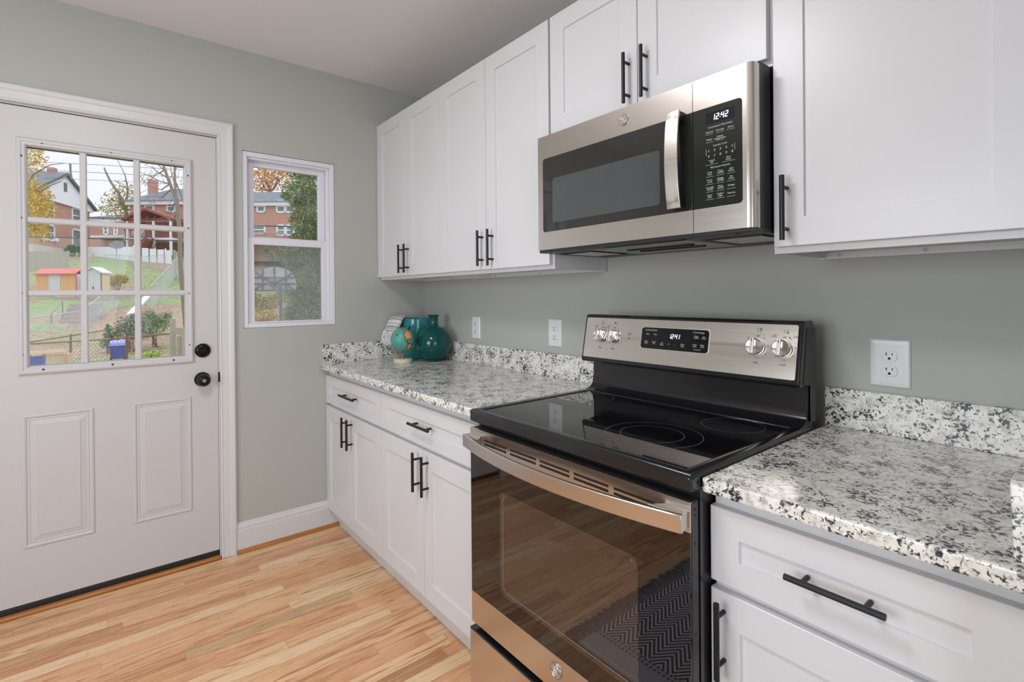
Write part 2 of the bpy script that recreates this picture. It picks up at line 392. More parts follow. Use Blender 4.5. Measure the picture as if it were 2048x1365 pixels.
def flat(name, a, b=None, sc=6, rough=.8):
    m = mat(name, a, rough); g = N(m); tc_ = g.new('ShaderNodeTexCoord')
    g.color(g.mix(g.noise(tc_.outputs['Object'], sc, 3), a, b or tuple(q * .75 for q in a))); return m
M_SIDING = flat('white_siding', (.88, .90, .93), (.80, .83, .87)); M_WHITE = flat('white_paint_outdoor', (.82, .83, .86), (.74, .76, .8))
M_ROOF = flat('grey_shingles', (.13, .14, .155), (.20, .21, .23), 3); M_OGLASS = mat('dark_house_window_pane', (.20, .24, .27), .08)
M_CREAM = flat('cream_masonry', (.62, .58, .48), (.55, .50, .42)); M_CONC = flat('weathered_concrete', (.36, .30, .30), (.46, .38, .36))
M_GREYW = flat('weathered_grey_boards', (.36, .33, .29), (.48, .44, .37), 5); M_TAN = flat('pale_new_lumber', (.66, .50, .33), (.58, .41, .26), 8)
M_GALV = mat('galvanised_steel', (.50, .53, .54), .5, .4); M_RUST = flat('rusty_steel', (.30, .16, .11), (.22, .11, .075), 20)
M_BLUE = mat('blue_recycling_plastic', (.11, .15, .52), .4); M_BLUEL = mat('pale_blue_lid_plastic', (.27, .33, .72), .4)
M_REDROOF = flat('coral_red_metal_roof', (.68, .17, .15), (.58, .20, .17)); M_ORANGE = flat('orange_shed_panel', (.74, .37, .13), (.72, .48, .24), 3)
M_SHEDW = flat('pale_grey_shed_panel', (.66, .68, .70), (.60, .62, .64)); M_SHEDY = flat('peach_shed_panel', (.72, .56, .38), (.66, .48, .32), 3)
M_CABLE = mat('dark_power_cable', (.08, .085, .09), .6); M_BARK = flat('grey_brown_bark', (.20, .165, .13), (.30, .26, .21), 14)
M_DISH = mat('grey_satellite_dish', (.13, .14, .15), .7); M_REDBR = flat('red_brown_porch_paint', (.36, .12, .10), (.28, .10, .085))
M_POLY = mat('clear_grey_backboard', (.55, .56, .60), .3); M_DKPOLE = mat('grey_pole_steel', (.17, .18, .21), .5)
def leafm(name, a, b):
    m = mat(name, a, .7); g = N(m); oi = g.new('ShaderNodeNewGeometry').outputs['Random Per Island']; g.color(g.ramp(oi, [(0, a), (1, b)])); return m
M_LYEL = leafm('yellow_leaves', (.62, .46, .10), (.78, .58, .22)); M_LYG = leafm('yellow_green_leaves', (.36, .34, .10), (.56, .44, .16))
M_LORG = leafm('orange_leaves', (.66, .32, .10), (.78, .46, .22)); M_LEVG = leafm('evergreen_needles', (.12, .18, .09), (.36, .40, .19))
M_LGRN = leafm('mid_green_leaves', (.09, .22, .08), (.20, .34, .15)); M_LGRY = leafm('grey_green_leaves', (.26, .31, .26), (.42, .46, .38))
M_LBRT = leafm('bright_yellow_green_leaves', (.38, .52, .10), (.58, .66, .20)); M_LDK = leafm('dark_green_leaves', (.04, .13, .06), (.10, .24, .09))

# ================================================================== the room shell
X_END, Y_END, ZC = 5.0, -3.6, 2.53
DY0, DY1, DZ1 = -1.988, -1.159, 2.069          # door opening in the left wall
WY0, WY1, WZ0, WZ1 = -1.048, -0.574, 1.123, 2.025   # window opening
f = MB().box(-.16, X_END, Y_END, .16, -.05, 0).build('floor', M_OAK); tag(f, kind='structure')
f = MB().box(-.16, X_END, Y_END, .16, ZC, ZC + .08).build('ceiling', M_CEIL); tag(f, kind='structure')
b = MB()
for y0, y1, z0, z1 in ((Y_END, DY0, 0, ZC), (DY0, DY1, DZ1, ZC), (DY1, WY0, 0, ZC), (WY0, WY1, 0, WZ0), (WY0, WY1, WZ1, ZC), (WY1, .16, 0, ZC)): b.box(-.16, 0, y0, y1, z0, z1)
tag(b.build('wall_left', M_WALL), kind='structure')
tag(MB().box(0, X_END, 0, .16, 0, ZC).build('wall_back', M_WALL), kind='structure')
tag(MB().box(-.16, X_END, Y_END - .1, Y_END, 0, ZC).build('wall_front', M_WALL), kind='structure')
tag(MB().box(X_END, X_END + .1, Y_END, .16, 0, ZC).build('wall_right', M_WALL), kind='structure')
tag(MB().box(2.694, 2.81, -.70, 0, 0, ZC).build('wall_side', M_WALL), kind='structure')

# door casing, mitred, three sided
prof = [(.0, 0), (0, .010), (.006, .0125), (.011, .0105), (.040, .0125), (.046, .0165), (.060, .0185), (.066, .016), (.066, 0)]
b = MB(); n = len(prof); vs = []
yr, yl, zt = DY1 + .002, DY0 - .002, DZ1 + .006
for o, d in prof: vs += [(d, yr + o, 0), (d, yr + o, zt + o), (d, yl - o, zt + o), (d, yl - o, 0)]
fs = [(i * 4 + k, i * 4 + k + 1, (i + 1) * 4 + k + 1, (i + 1) * 4 + k) for i in range(n - 1) for k in range(3)]
b.add(vs, fs); tag(b.build('trim_1', M_TRIM), kind='structure')
# jamb lining the opening
b = MB().box(-.16, -.001, DY1 - .004, DY1 + .012, 0, DZ1 + .004).box(-.16, -.001, DY0 - .012, DY0 + .004, 0, DZ1 + .004).box(-.16, -.001, DY0, DY1, DZ1 - .002, DZ1 + .012)
tag(b.build('trim_2', M_TRIM), kind='structure')
# oak threshold under the door and shoe moulding below the baseboard
b = MB().box(-.15, .016, DY0, DY1 + .001, .0005, .016); tag(b.build('trim_3', M_SHOE, bevel=.007), kind='structure')
def shoe(mb, y0, y1, x=.013):
    pts = [(0, 0), (.016, 0), (.015, .008), (.011, .015), (.004, .019), (0, .019)]
    mb.prism(pts, lambda u, v, d: (x + u, d, v), y0, y1)
b = MB(); shoe(b, -1.089, -.576); tag(b.build('trim_4', M_SHOE), kind='structure')
b = MB()
pts = [(0, 0), (.013, 0), (.013, .112), (.0105, .116), (.0115, .120), (.0115, .130), (.008, .138), (.0055, .1405), (.0055, .146), (.003, .151), (0, .151)]
b.prism(pts, lambda u, v, d: (u, d, v), -1.0905, -.572); b.prism(pts, lambda u, v, d: (u, d, v), Y_END, DY0 - .07)
tag(b.build('baseboard_left', M_TRIM), kind='structure')

# ------------------------------------------------------------------ the door
SY0, SY1, SZ0, SZ1, SX = -1.9835, -1.1645, .042, 2.0625, -.006
GY0, GY1, GZ0, GZ1 = -1.848, -1.298, 1.005, 1.905
door = thing('door_1', (0, -1.574, .04), 'white half-glazed back door with nine panes and dark knob', 'door', kind='structure')
fl = leftw(SX)
b = MB()
for y0, y1, z0, z1 in ((SY0, SY1, SZ0, GZ0), (SY0, SY1, GZ1, SZ1), (SY0, GY0, GZ0, GZ1), (GY1, SY1, GZ0, GZ1)): b.box(SX - .044, SX, y0, y1, z0, z1)
slab = b.build('door_slab', M_DOORP, door)
for y0, y1 in ((-1.872, -1.641), (-1.507, -1.277)):
    b = MB(); b.nest(y0, y1, .264, .810, [(0, .0002), (.003, .004), (.009, .0055), (.014, .0035), (.017, .0006), (.022, .0022), (.026, .0005), (.046, .0035), (.048, .0055), (.051, .0050)], fl)
    b.build('raised_panel', M_DOORP, slab)
# moulded frame around the panes
b = MB(); b.nest(-1.880, -1.267, .972, 1.938, [(0, 0), (0, .008), (.006, .013), (.014, .0135), (.018, .011), (.026, .011), (.030, .008), (.033, -.012), (.033, -.03)], fl, cap=False)
lite = b.build('glazing_frame', M_DOORP, door)
b = MB()
mv = (-1.6695, -1.4815); mh = (1.3045, 1.6055)
for y in mv: b.nest(y - .0125, y + .0125, GZ0 - .004, GZ1 + .004, [(0, -.012), (0, -.002), (.005, .003), (.0075, .003)], fl)
for z in mh: b.nest(GY0 - .004, GY1 + .004, z - .0125, z + .0125, [(0, -.012), (0, -.002), (.005, .0031), (.0075, .0031)], fl)
b.build('glazing_bars', M_DOORP, lite)
ys = [GY0, mv[0] - .0125, mv[0] + .0125, mv[1] - .0125, mv[1] + .0125, GY1]; zs = [GZ0, mh[0] - .0125, mh[0] + .0125, mh[1] - .0125, mh[1] + .0125, GZ1]
for i in range(3):
    for k in range(3):
        MB().box(SX - .016, SX - .012, ys[2 * i], ys[2 * i + 1], zs[2 * k], zs[2 * k + 1]).build('window_pane', M_PANE, lite)
for y, z in ((-1.864, 1.861), (-1.866, 1.610), (-1.867, 1.305), (-1.867, 1.056), (-1.283, 1.861), (-1.283, 1.611), (-1.282, 1.302), (-1.282, 1.057), (-1.800, 1.924), (-1.574, 1.924), (-1.349, 1.924), (-1.803, .990), (-1.576, .990), (-1.349, .990)):
    MB().lathe([(.0046, .0), (.0046, .0012), (.003, .0016), (0, .0012)], (SX + .0115, y, z), (1, 0, 0), 10).build('screw', M_SCREW, lite)
MB().box(SX - .046, SX + .002, SY0, SY1, .0165, .040).build('door_sweep', M_RUB, door, bevel=.004)
b = MB().box(SX - .05, SX - .008, SY1 + .0005, SY1 + .0016, .017, SZ1 + .003).box(SX - .05, SX - .008, SY0, SY1 + .001, SZ1 + .0005, SZ1 + .003)
b.build('weather_strip', M_RUB, door)
db = MB().lathe([(.0, 0), (.0335, 0), (.0335, .006), (.031, .011), (.022, .015), (.021, .0185), (.0195, .019), (.018, .016), (.0, .016)], (SX, -1.229, 1.026), (1, 0, 0), 40).build('deadbolt', M_BRONZE, door, smooth=True)
MB().box(SX + .016, SX + .023, -1.229 - .012, -1.229 + .012, 1.0235, 1.0285).build('thumb_turn', M_BLACK, db, bevel=.002)
kn = MB().lathe([(0, 0), (.0345, 0), (.0345, .005), (.031, .011), (.016, .016), (.0135, .030), (.016, .036), (.0245, .041), (.0285, .050), (.0275, .060), (.022, .067), (.016, .068), (.015, .0665), (0, .0665)], (SX, -1.232, .887), (1, 0, 0), 40).build('door_knob', M_BRONZE, door, smooth=True)
MB().lathe([(.0085, .0655), (.0085, .069), (.006, .070), (0, .070)], (SX, -1.232, .887), (1, 0, 0), 20).build('key_cylinder', M_BRASS, kn)
tag(MB().box(-.002, .0035, DY1 - .0045, DY1 + .006, .868, .915).build('strike_plate', M_BRONZE, door, bevel=.001))

# ------------------------------------------------------------------ the window
win = thing('window_1', (0, -.811, WZ0), 'small white vinyl double-hung window beside the door', 'window', kind='structure')
def ring(mb, y0, y1, z0, z1, wl, wb, x0, x1, wt=None):
    wt = wb if wt is None else wt
    mb.box(x0, x1, y0, y0 + wl, z0, z1).box(x0, x1, y1 - wl, y1, z0, z1).box(x0, x1, y0 + wl, y1 - wl, z0, z0 + wb).box(x0, x1, y0 + wl, y1 - wl, z1 - wt, z1)
b = MB(); ring(b, WY0 + .001, WY1 - .001, WZ0 + .001, WZ1 - .001, .023, .022, -.13, -.006, .024)
b.box(-.11, -.022, WY0 + .024, WY0 + .031, WZ0 + .022, WZ1 - .024).box(-.11, -.022, WY1 - .037, WY1 - .024, WZ0 + .022, WZ1 - .024)
b.box(-.11, -.020, WY0 + .03, WY1 - .03, WZ1 - .036, WZ1 - .024)
b.build('window_frame', M_VINYL, win, bevel=.0025)
up = MB(); ring(up, -1.016, -.612, 1.565, 1.990, .034, .032, -.085, -.058, .027); up = up.build('upper_sash', M_VINYL, win, bevel=.002)
MB().box(-.074, -.070, -.983, -.645, 1.597, 1.964).build('window_pane', M_PANE, up)
lo = MB(); ring(lo, -1.024, -.606, 1.130, 1.589, .034, .024, -.053, -.024, .035); lo = lo.build('lower_sash', M_VINYL, win, bevel=.002)
MB().box(-.042, -.038, -.991, -.639, 1.152, 1.555).build('window_pane', M_PANE, lo)
MB().box(-.024, -.016, -.985, -.650, 1.147, 1.153).build('lift_rail', M_VINYL, lo, bevel=.001)
MB().box(-.112, -.110, -1.017, -.611, 1.145, 1.575).build('insect_screen', M_SCREENM, win)

# ================================================================== kitchen cabinets
YB, YU = -.6354, -.3186                       # planes of the base and of the wall cabinet door fronts
def shaker(x0, x1, z0, z1, yf, stile, rail, t=.019):
    b = MB(); fn = front(yf); vs = []; steps = [(0, 0, -t), (0, 0, -.0012), (.0012, .0012, 0), (stile, rail, 0), (stile + .0012, rail + .0012, -.0065)]
    for iu, iv, d in steps:
        for u, v in ((x0 + iu, z0 + iv), (x1 - iu, z0 + iv), (x1 - iu, z1 - iv), (x0 + iu, z1 - iv)): vs.append(fn(u, v, d))
    fs = [(i * 4 + k, i * 4 + (k + 1) % 4, (i + 1) * 4 + (k + 1) % 4, (i + 1) * 4 + k) for i in range(4) for k in range(4)] + [(16, 17, 18, 19), (3, 2, 1, 0)]
    return b.add(vs, fs)
def bar_handle(p0, p1, yf, r=.0057, off=.0305):
    """a straight bar pull with two posts, standing off a front that faces -y"""
    p0, p1 = Vector(p0), Vector(p1); d = (p1 - p0).normalized(); b = MB()
    b.cyl((p0.x, yf - off, p0.z), (p1.x, yf - off, p1.z), r, n=16)
    for q in (p0 + d * .0275, p1 - d * .0275): b.cyl((q.x, yf, q.z), (q.x, yf - off, q.z), .0045, n=12)
    return b
def add_door(parent, x0, x1, z0, z1, yf, stile, rail, hx=None, hz=None, name='door', hp=None):
    d = shaker(x0, x1, z0, z1, yf, stile, rail).build(name, M_CAB, parent)
    if hx is not None: bar_handle((hx, 0, hz[0]), (hx, 0, hz[1]), yf).build('handle', M_BLACK, d, bevel=.0008)
    if hp is not None: bar_handle((hp[0], 0, hp[2]), (hp[1], 0, hp[2]), yf).build('handle', M_BLACK, d, bevel=.0008)
    return d
def base_cabinet(x0, x1, doors, drawer, label):
    t = thing('base_cabinet', ((x0 + x1) / 2, -.3, 0), label, 'cabinet', 'white shaker base cabinets')
    MB().box(x0, x1, YB + .020, -.003, .108, .8805).build('cabinet_body', M_CAB, t)
    MB().box(x0, x1, -.574, -.556, .0005, .107).build('toe_kick', M_CAB, t)
    a, c, hx = drawer
    add_door(t, a, c, .697, .848, YB, .0575, .053, hp=(hx[0], hx[1], .778), name='drawer_front')
    for dx0, dx1, h in doors: add_door(t, dx0, dx1, .112, .681, YB, .0585, .0675, h, (.518, .670))
    return t
base_cabinet(.003, .6975, ((.004, .3375, .307), (.3405, .6965, .372)), (.004, .6965, (.272, .456)), 'white two-door base cabinet in the corner by the window wall')
base_cabinet(.6985, 1.476, ((.7005, 1.0705, 1.041), (1.0735, 1.440, 1.110)), (.7005, 1.440, (1.003, 1.162)), 'white two-door base cabinet directly left of the range')
base_cabinet(2.2415, 2.691, ((2.2405, 2.690, 2.268),), (2.2405, 2.690, (2.393, 2.540)), 'white base cabinet under the counter right of the range')

def wall_cabinet(x0, x1, z0, z1, doors, label, rail=.0675, zd=None):
    t = thing('wall_cabinet', ((x0 + x1) / 2, -.15, z0), label, 'cabinet', 'white shaker wall cabinets')
    b = MB(); yb = YU + .020
    b.box(x0, x1, yb, -.003, z0 + .016, z1)
    b.box(x0, x1, yb, yb + .019, z0, z0 + .016).box(x0, x0 + .016, yb + .019, -.018, z0, z0 + .016).box(x1 - .016, x1, yb + .019, -.018, z0, z0 + .016)
    b.build('cabinet_body', M_CAB, t)
    MB().box(x0, x1, -.018, -.003, z0 - .003, z0 + .0155).build('hanging_rail', M_CAB, t)
    for xs in (x0 + .05, (x0 + x1) / 2, x1 - .05): MB().lathe([(.0055, 0), (.0055, .0015), (.0025, .002), (0, .001)], (xs, -.018, z0 + .006), (0, -1, 0), 10).build('screw', M_GALV, t)
    zd0 = z0 + .0155 if zd is None else zd
    for dx0, dx1, hx, hz in doors: add_door(t, dx0, dx1, zd0, z1 + .0005, YU, .0665, rail, hx, hz)
    return t
ZT = 2.2875
wall_cabinet(.003, .6955, 1.3755, ZT, ((.0035, .3530, .322, (1.405, 1.558)), (.3560, .6940, .3845, (1.405, 1.558))), 'leftmost white wall cabinet, against the window wall')
wall_cabinet(.6965, 1.4600, 1.3755, ZT, ((.6970, 1.0670, 1.0465, (1.405, 1.557)), (1.0700, 1.4530, 1.1170, (1.404, 1.556))), 'white two-door wall cabinet between the leftmost one and the microwave')
wall_cabinet(1.4610, 2.2255, 1.8420, ZT, ((1.4640, 1.8400, 1.8120, (1.865, 2.019)), (1.8425, 2.2190, 1.8755, (1.865, 2.019))), 'short white wall cabinet above the microwave', rail=.066, zd=1.8570)
wall_cabinet(2.2265, 2.691, 1.3755, ZT, ((2.2335, 2.6850, 2.2645, (1.404, 1.557)),), 'single-door white wall cabinet right of the microwave')

# ------------------------------------------------------------------ granite
tag(MB().box(0.001, 1.4765, -.6667, -.002, .8815, .9114).build('countertop', M_GRAN, bevel=.005, seg=3), 'speckled granite countertop left of the range', 'countertop', 'granite countertops')
tag(MB().box(2.2400, 2.6925, -.6667, -.002, .8815, .9114).build('countertop', M_GRAN, bevel=.005, seg=3), 'speckled granite countertop right of the range', 'countertop', 'granite countertops')
tag(MB().box(.001, .021, -.6570, -.0235, .9116, 1.0164).build('backsplash', M_GRAN, bevel=.0015), 'short granite backsplash strip under the window wall', 'backsplash', 'granite backsplash strips')
tag(MB().box(.001, 1.4765, -.0228, -.001, .9116, 1.0164).build('backsplash', M_GRAN, bevel=.0015), 'long granite backsplash strip behind the vases, left of the range', 'backsplash', 'granite backsplash strips')
tag(MB().box(2.2400, 2.6925, -.0228, -.001, .9116, 1.0164).build('backsplash', M_GRAN, bevel=.0015), 'granite backsplash strip on the wall right of the range', 'backsplash', 'granite backsplash strips')
b = MB(); b.prism([(-.635, .9116), (-.0240, .9116), (-.0240, 1.0160), (-.612, 1.0160), (-.622, 1.0125)], lambda u, v, d: (d + (v - .9116) * -.05, u, v), 2.6745, 2.6925)
tag(b.build('backsplash', M_GRAN, bevel=.002), 'granite side splash end at the far right edge of the counter', 'backsplash', 'granite backsplash strips')

# ------------------------------------------------------------------ outlets
def outlet(xc, zc, w_, h_, label):
    t = thing('wall_outlet', (xc, 0, zc), label, 'outlet', 'duplex wall outlets')
    b = MB(); b.nest(xc - w_ / 2, xc + w_ / 2, zc - h_ / 2, zc + h_ / 2, [(0, .0003), (.0005, .003), (.004, .0055), (.012, .0062)], front(0))
    b.build('cover_plate', M_PLATE, t, bevel=.001)
    for s in (-1, 1):
        zz = zc + s * .0195
        pts = []
        for k in range(28):
            a = 2 * math.pi * k / 28; pts.append((xc + max(-.0168, min(.0168, .0172 * math.cos(a))), zz + max(-.0135, min(.0135, .0172 * math.sin(a)))))
        r_ = MB().prism(pts, front(0), .006, .0085).build('receptacle', M_PLATE, t, bevel=.0006)
        m_ = MB(); m_.box(xc - .0075, xc - .0052, -.00895, -.008, zz + .0010, zz + .0085).box(xc + .0052, xc + .0072, -.00895, -.008, zz + .0020, zz + .0082)
        m_.cyl((xc, -.008, zz - .0062), (xc, -.00895, zz - .0062), .0028, n=12).box(xc - .0028, xc + .0028, -.00895, -.008, zz - .0094, zz - .0062)
        m_.build('slots', M_SLOT, r_)
    MB().lathe([(.0028, .006), (.0028, .0075), (0, .0078)], (xc, 0, zc), (0, -1, 0), 12).build('screw', M_PLATE, t)
    return t
outlet(.5535, 1.1050, .076, .121, 'white wall outlet nearest the corner, right behind the round vase')
outlet(1.1605, 1.1080, .084, .124, 'white wall outlet between the vases and the range')
outlet(2.3830, 1.0945, .086, .124, 'white wall outlet right of the range')

# ================================================================== emblem shared by both appliances: a ring with two scrolled letters
def emblem(parent, u, v, r, fn, bg_mat):
    e = MB()
    prof_ = [(0, .0028), (.80 * r, .0028), (.84 * r, .0036), (.95 * r, .0036), (r, .0022), (r, 0)]
    nn = 40; vs = []; fs = []
    for rr, d in prof_:
        for k in range(nn): t = 2 * math.pi * k / nn; vs.append(fn(u + max(rr, 1e-5) * math.cos(t), v + max(rr, 1e-5) * math.sin(t), d))
    for i in range(len(prof_) - 1):
        for k in range(nn): fs.append((i * nn + k, i * nn + (k + 1) % nn, (i + 1) * nn + (k + 1) % nn, (i + 1) * nn + k))
    e.add(vs, fs); em = e.build('emblem', M_EMBLEM, parent, smooth=True)
    g_ = MB()
    def stroke(pts, wd=.055): g_.tube([fn(u + x * r, v + y * r, .0030) for x, y in pts], wd * r, 6)
    def arc(cx, cy, rx, ry, a0, a1, n=14): return [(cx + rx * math.cos(math.radians(a0 + (a1 - a0) * i / n)), cy + ry * math.sin(math.radians(a0 + (a1 - a0) * i / n))) for i in range(n + 1)]
    stroke(arc(-.22, .22, .17, .22, 20, 320)); stroke(arc(-.20, -.12, .24, .26, 100, -130)); stroke(arc(-.28, -.30, .12, .10, 230, 0))
    stroke(arc(.20, .18, .16, .18, 60, 300)); stroke(arc(.22, -.14, .19, .20, 110, 340)); stroke([(.05, .02), (.18, .04), (.30, .10)])
    for a in (20, 110, 200, 290): stroke(arc(0, 0, .70, .70, a, a + 60), .04)
    g_.build('monogram', M_MONO, em)
    return em

# ================================================================== the range
RX0, RX1 = 1.4800, 2.2370
rng = thing('range', ((RX0 + RX1) / 2, -.4, 0), 'stainless steel electric range with black glass cooktop and oven door', 'range')
b = MB().box(RX0 + .004, RX1 - .004, -.655, -.10, .020, .884)
for x in (RX0 + .04, RX1 - .04):
    for y in (-.60, -.15): b.cyl((x, y, .0005), (x, y, .025), .016, n=12)
b.build('range_body', M_ENAMEL2, rng)
MB().box(RX0 + .012, RX1 - .012, -.640, -.62, .004, .060).build('toe_panel', M_ENAMEL2, rng)
# black front frame seen beside the door
MB().box(RX0 + .002, RX1 - .002, -.665, -.655, .06, .884).build('front_frame', M_ENAMEL, rng)
# cooktop
ct = MB().box(RX0, RX1, -.7004, -.092, .8840, .9170).build('cooktop', M_ENAMEL, rng, bevel=.006, seg=3)
top = lambda u, v, d: (u, v, .917 + d)
b = MB(); b.nest(RX0 + .0005, RX1 - .0005, -.6999, -.120, [(0, -.006), (.0015, .0015), (.006, .0053), (.022, .0055), (.026, .0045), (.030, .0012)], top, cap=False)
b.build('cooktop_rim', M_ENAMEL, ct, smooth=True)
MB().box(RX0 + .026, RX1 - .026, -.674, -.146, .9165, .9186).build('glass_surface', M_GLASSTOP, ct)
b = MB()
def annulus(cx, cy, r, wd=.0012, n=64):
    vs = []
    for rr in (r, r - wd):
        for k in range(n): t = 2 * math.pi * k / n; vs.append((cx + rr * math.cos(t), cy + rr * math.sin(t), .91885))
    b.add(vs, [(k, (k + 1) % n, n + (k + 1) % n, n + k) for k in range(n)])
for cx, cy, r in ((2.010, -.497, .121), (2.006, -.497, .080), (2.096, -.256, .080), (1.598, -.258, .076), (1.690, -.505, .098)): annulus(cx, cy, r)
b.build('burner_rings', M_RING, ct)
# backguard: low riser, then the overhanging control head
py_ = lambda z: -.155 - (1.197 - z) * .2
ris = [(-.090, .912), (-.172, .912), (-.172, .9215), (-.152, .9245), (-.134, .932), (-.1245, .946), (-.1215, .965), (-.1185, .972), (-.1185, 1.046), (-.090, 1.046)]
MB().prism(ris, lambda u, v, d: (d, u, v), RX0 + .004, RX1 - .004).build('riser', M_ENAMEL, rng, bevel=.002, smooth=True)
head = [(-.084, 1.040), (-.118, 1.036), (-.176, 1.029), (-.1835, 1.034), (-.1835, 1.041), (-.1522, 1.198), (-.146, 1.2045), (-.090, 1.2045), (-.084, 1.198)]
hd = MB().prism(head, lambda u, v, d: (d, u, v), RX0 + .001, RX1 - .001).build('control_head', M_ENAMEL, rng, bevel=.004, seg=3)
for x0, x1 in ((RX1 - .0012, RX1 + .0006), (RX0 - .0006, RX0 + .0012)):
    MB().prism([(-.080, .93), (-.110, .93), (-.112, 1.03), (-.158, 1.036), (-.132, 1.185), (-.080, 1.185)], lambda u, v, d: (d, u, v), x0, x1).build('end_cap', M_DARKG, hd)
cp = lambda u, v, d: (u, py_(v) - d * .98, v + d * .196)
b = MB(); pts = rrect(RX0 + .012, RX1 - .010, 1.0485, 1.1935, .006)
b.prism(pts, cp, -.001, .0016); pan = b.build('control_panel', M_SS, hd, bevel=.0008)
b = MB(); b.prism(rrect(1.739, 1.985, 1.0945, 1.1705, .010), cp, .001, .0030); b.build('display_bezel', M_SSV, pan, bevel=.0006)
disp = MB().prism(rrect(1.7425, 1.9815, 1.0980, 1.1670, .009), cp, .001, .0036).build('display', M_DISP, pan, bevel=.0004)
b = MB(); digits(b, '12:41', 1.8475, 1.1345, .0145, cp, .0041); b.build('clock_digits', M_LCDB, disp)
b = MB()
for s, x, z, sz in (('Cooking Options', 1.779, 1.1585, .0066), ('Oven Settings', 1.948, 1.1585, .0066), ('Bake', 1.767, 1.1450, .006), ('Start', 1.796, 1.1450, .006),
                    ('Timer\nOn/Off', 1.941, 1.1440, .0056), ('Set\nClock', 1.966, 1.1440, .0056), ('Broil\nHi/Lo', 1.764, 1.1180, .0058), ('Cancel\nOff', 1.793, 1.1180, .0058), ('Self\nClean', 1.823, 1.1160, .0058),
                    ('+', 1.848, 1.1160, .010), ('-', 1.871, 1.1160, .010), ('Oven\nLight', 1.897, 1.1160, .0058), ('Cook\nTime', 1.938, 1.1180, .0058), ('Delay\nTime', 1.963, 1.1180, .0058), ('Lock Controls', 1.948, 1.1065, .0042)):
    b = MB(); text(b, s, sz, x, z, cp, .0041, .00025); b.build('legend', M_LETTER, disp)
def kn_text(x, rear, dual, z0=1.129):
    b = MB(); text(b, 'Rear' if rear else 'Front', .0068, x + .004, z0 - .043, cp, .0020, .0002); b.build('knob_name', M_INK, pan)
    b = MB(); text(b, 'OFF', .0055, x + .004, z0 + .030, cp, .0020, .0002)
    for k, s in enumerate(('Hi', '8', '6', '4', '2', 'Lo')):
        a = math.radians(55 - k * 46); text(b, s, .0052, x + .003 + .0305 * math.cos(a), z0 + .0305 * math.sin(a), cp, .0020)
    if dual:
        text(b, 'Small\nBurner', .0048, x - .022, z0 + .033, cp, .0020); text(b, 'Large\nBurner', .0048, x + .032, z0 + .033, cp, .0020)
        b.prism([(x + .017 + .0022 * math.cos(k * .785), z0 + .030 + .0022 * math.sin(k * .785)) for k in range(8)], cp, .0015, .0021)
    else: text(b, 'Warm', .0048, x - .020, z0 + .024, cp, .0020)
    b.build('dial_scale', M_INK, pan); b = MB()
    for i in range(2):
        for k in range(2):
            c = (x + .003 + i * .008, z0 + .043 + k * .006)
            if i == (1 if x > 1.9 else 0) and k == (1 if rear else 0): b.prism([(c[0] + .0026 * math.cos(q * .785), c[1] + .0026 * math.sin(q * .785)) for q in range(8)], cp, .0015, .0021)
            else: b.nest(c[0] - .0018, c[0] + .0018, c[1] - .0018, c[1] + .0018, [(0, .0020), (.0004, .0020)], cp, cap=False)
    b.build('burner_symbol', M_INK, pan)
KN = ((1.571, False, True), (1.628, True, False), (2.126, True, False), (2.196, False, True))
for x, rear, dual in KN: kn_text(x - .006, rear, dual)
b = MB()
text(b, 'Surface\nOn', .0050, 1.692, 1.140, cp, .0020, .0002); b.prism([(1.692 + .0028 * math.cos(q * .785), 1.125 + .0028 * math.sin(q * .785)) for q in range(8)], cp, .0015, .0021)
b.build('lamp_lettering', M_INK, pan)
nax = Vector((0, -.98, .196))
for x, rear, dual in KN:
    c = Vector(cp(x - .006, 1.129, .0016))
    k_ = MB().lathe([(.0, 0), (.0225, 0), (.0240, .002), (.0240, .010), (.0235, .0125), (.0215, .0135), (.0205, .0130), (0, .0130)], c, nax, 40).build('knob', M_CHROME, pan, smooth=True)
    up_ = Vector((0, .196, .98)); rt = Vector((1, 0, 0))
    b = MB(); b.obox(c + nax * .0195, rt * .0058, up_ * .0225, nax * .0085); b.build('grip', M_SSV, k_, bevel=.0025, seg=3)
    MB().obox(c + nax * .0282 + up_ * .017, rt * .0009, up_ * .0045, nax * .0003).build('pointer', M_SLOT, k_)

# oven door
DXA, DXB, DYF = 1.4835, 2.2335, -.7000
od = MB().box(DXA, DXB, DYF + .004, -.668, .2560, .8660).build('oven_door', M_ENAMEL2, rng, bevel=.002)
fo = front(DYF)
b = MB()
# top trim with a double row of vent slots
SL = ((1.556, 1.662), (1.678, 1.787), (1.801, 1.909), (1.923, 2.031), (2.046, 2.154))
zr = (.8055, .8245, .8310, .8360, .8425, .8660)
b.box(DXA, DXB, DYF, DYF + .006, zr[0], zr[1]).box(DXA, DXB, DYF, DYF + .006, zr[2], zr[3]).box(DXA, DXB, DYF, DYF + .006, zr[4], zr[5])
xs = [DXA] + [q for s in SL for q in s] + [DXB]
for z0, z1 in ((zr[1], zr[2]), (zr[3], zr[4])):
    for i in range(0, len(xs), 2): b.box(xs[i], xs[i + 1], DYF, DYF + .006, z0, z1)
trim = b.build('vent_trim', M_SS, od)
MB().box(DXA + .01, DXB - .01, DYF + .0052, DYF + .0062, .822, .845).build('vent_slots', M_SLOT, trim)
MB().box(DXA, DXB, DYF + .0002, DYF + .006, .3520, .8050).build('door_glass', M_OVEN, od, bevel=.0008)
wnd = MB().prism(rrect(1.629, 2.110, .408, .708, .022), fo, -.001, .0003).build('oven_window', M_OVENW, od)
b = MB(); o_ = rrect(1.6425, 2.102, .4195, .700, .018, 6); i_ = rrect(1.6450, 2.0995, .4220, .6975, .0165, 6); nn = len(o_)
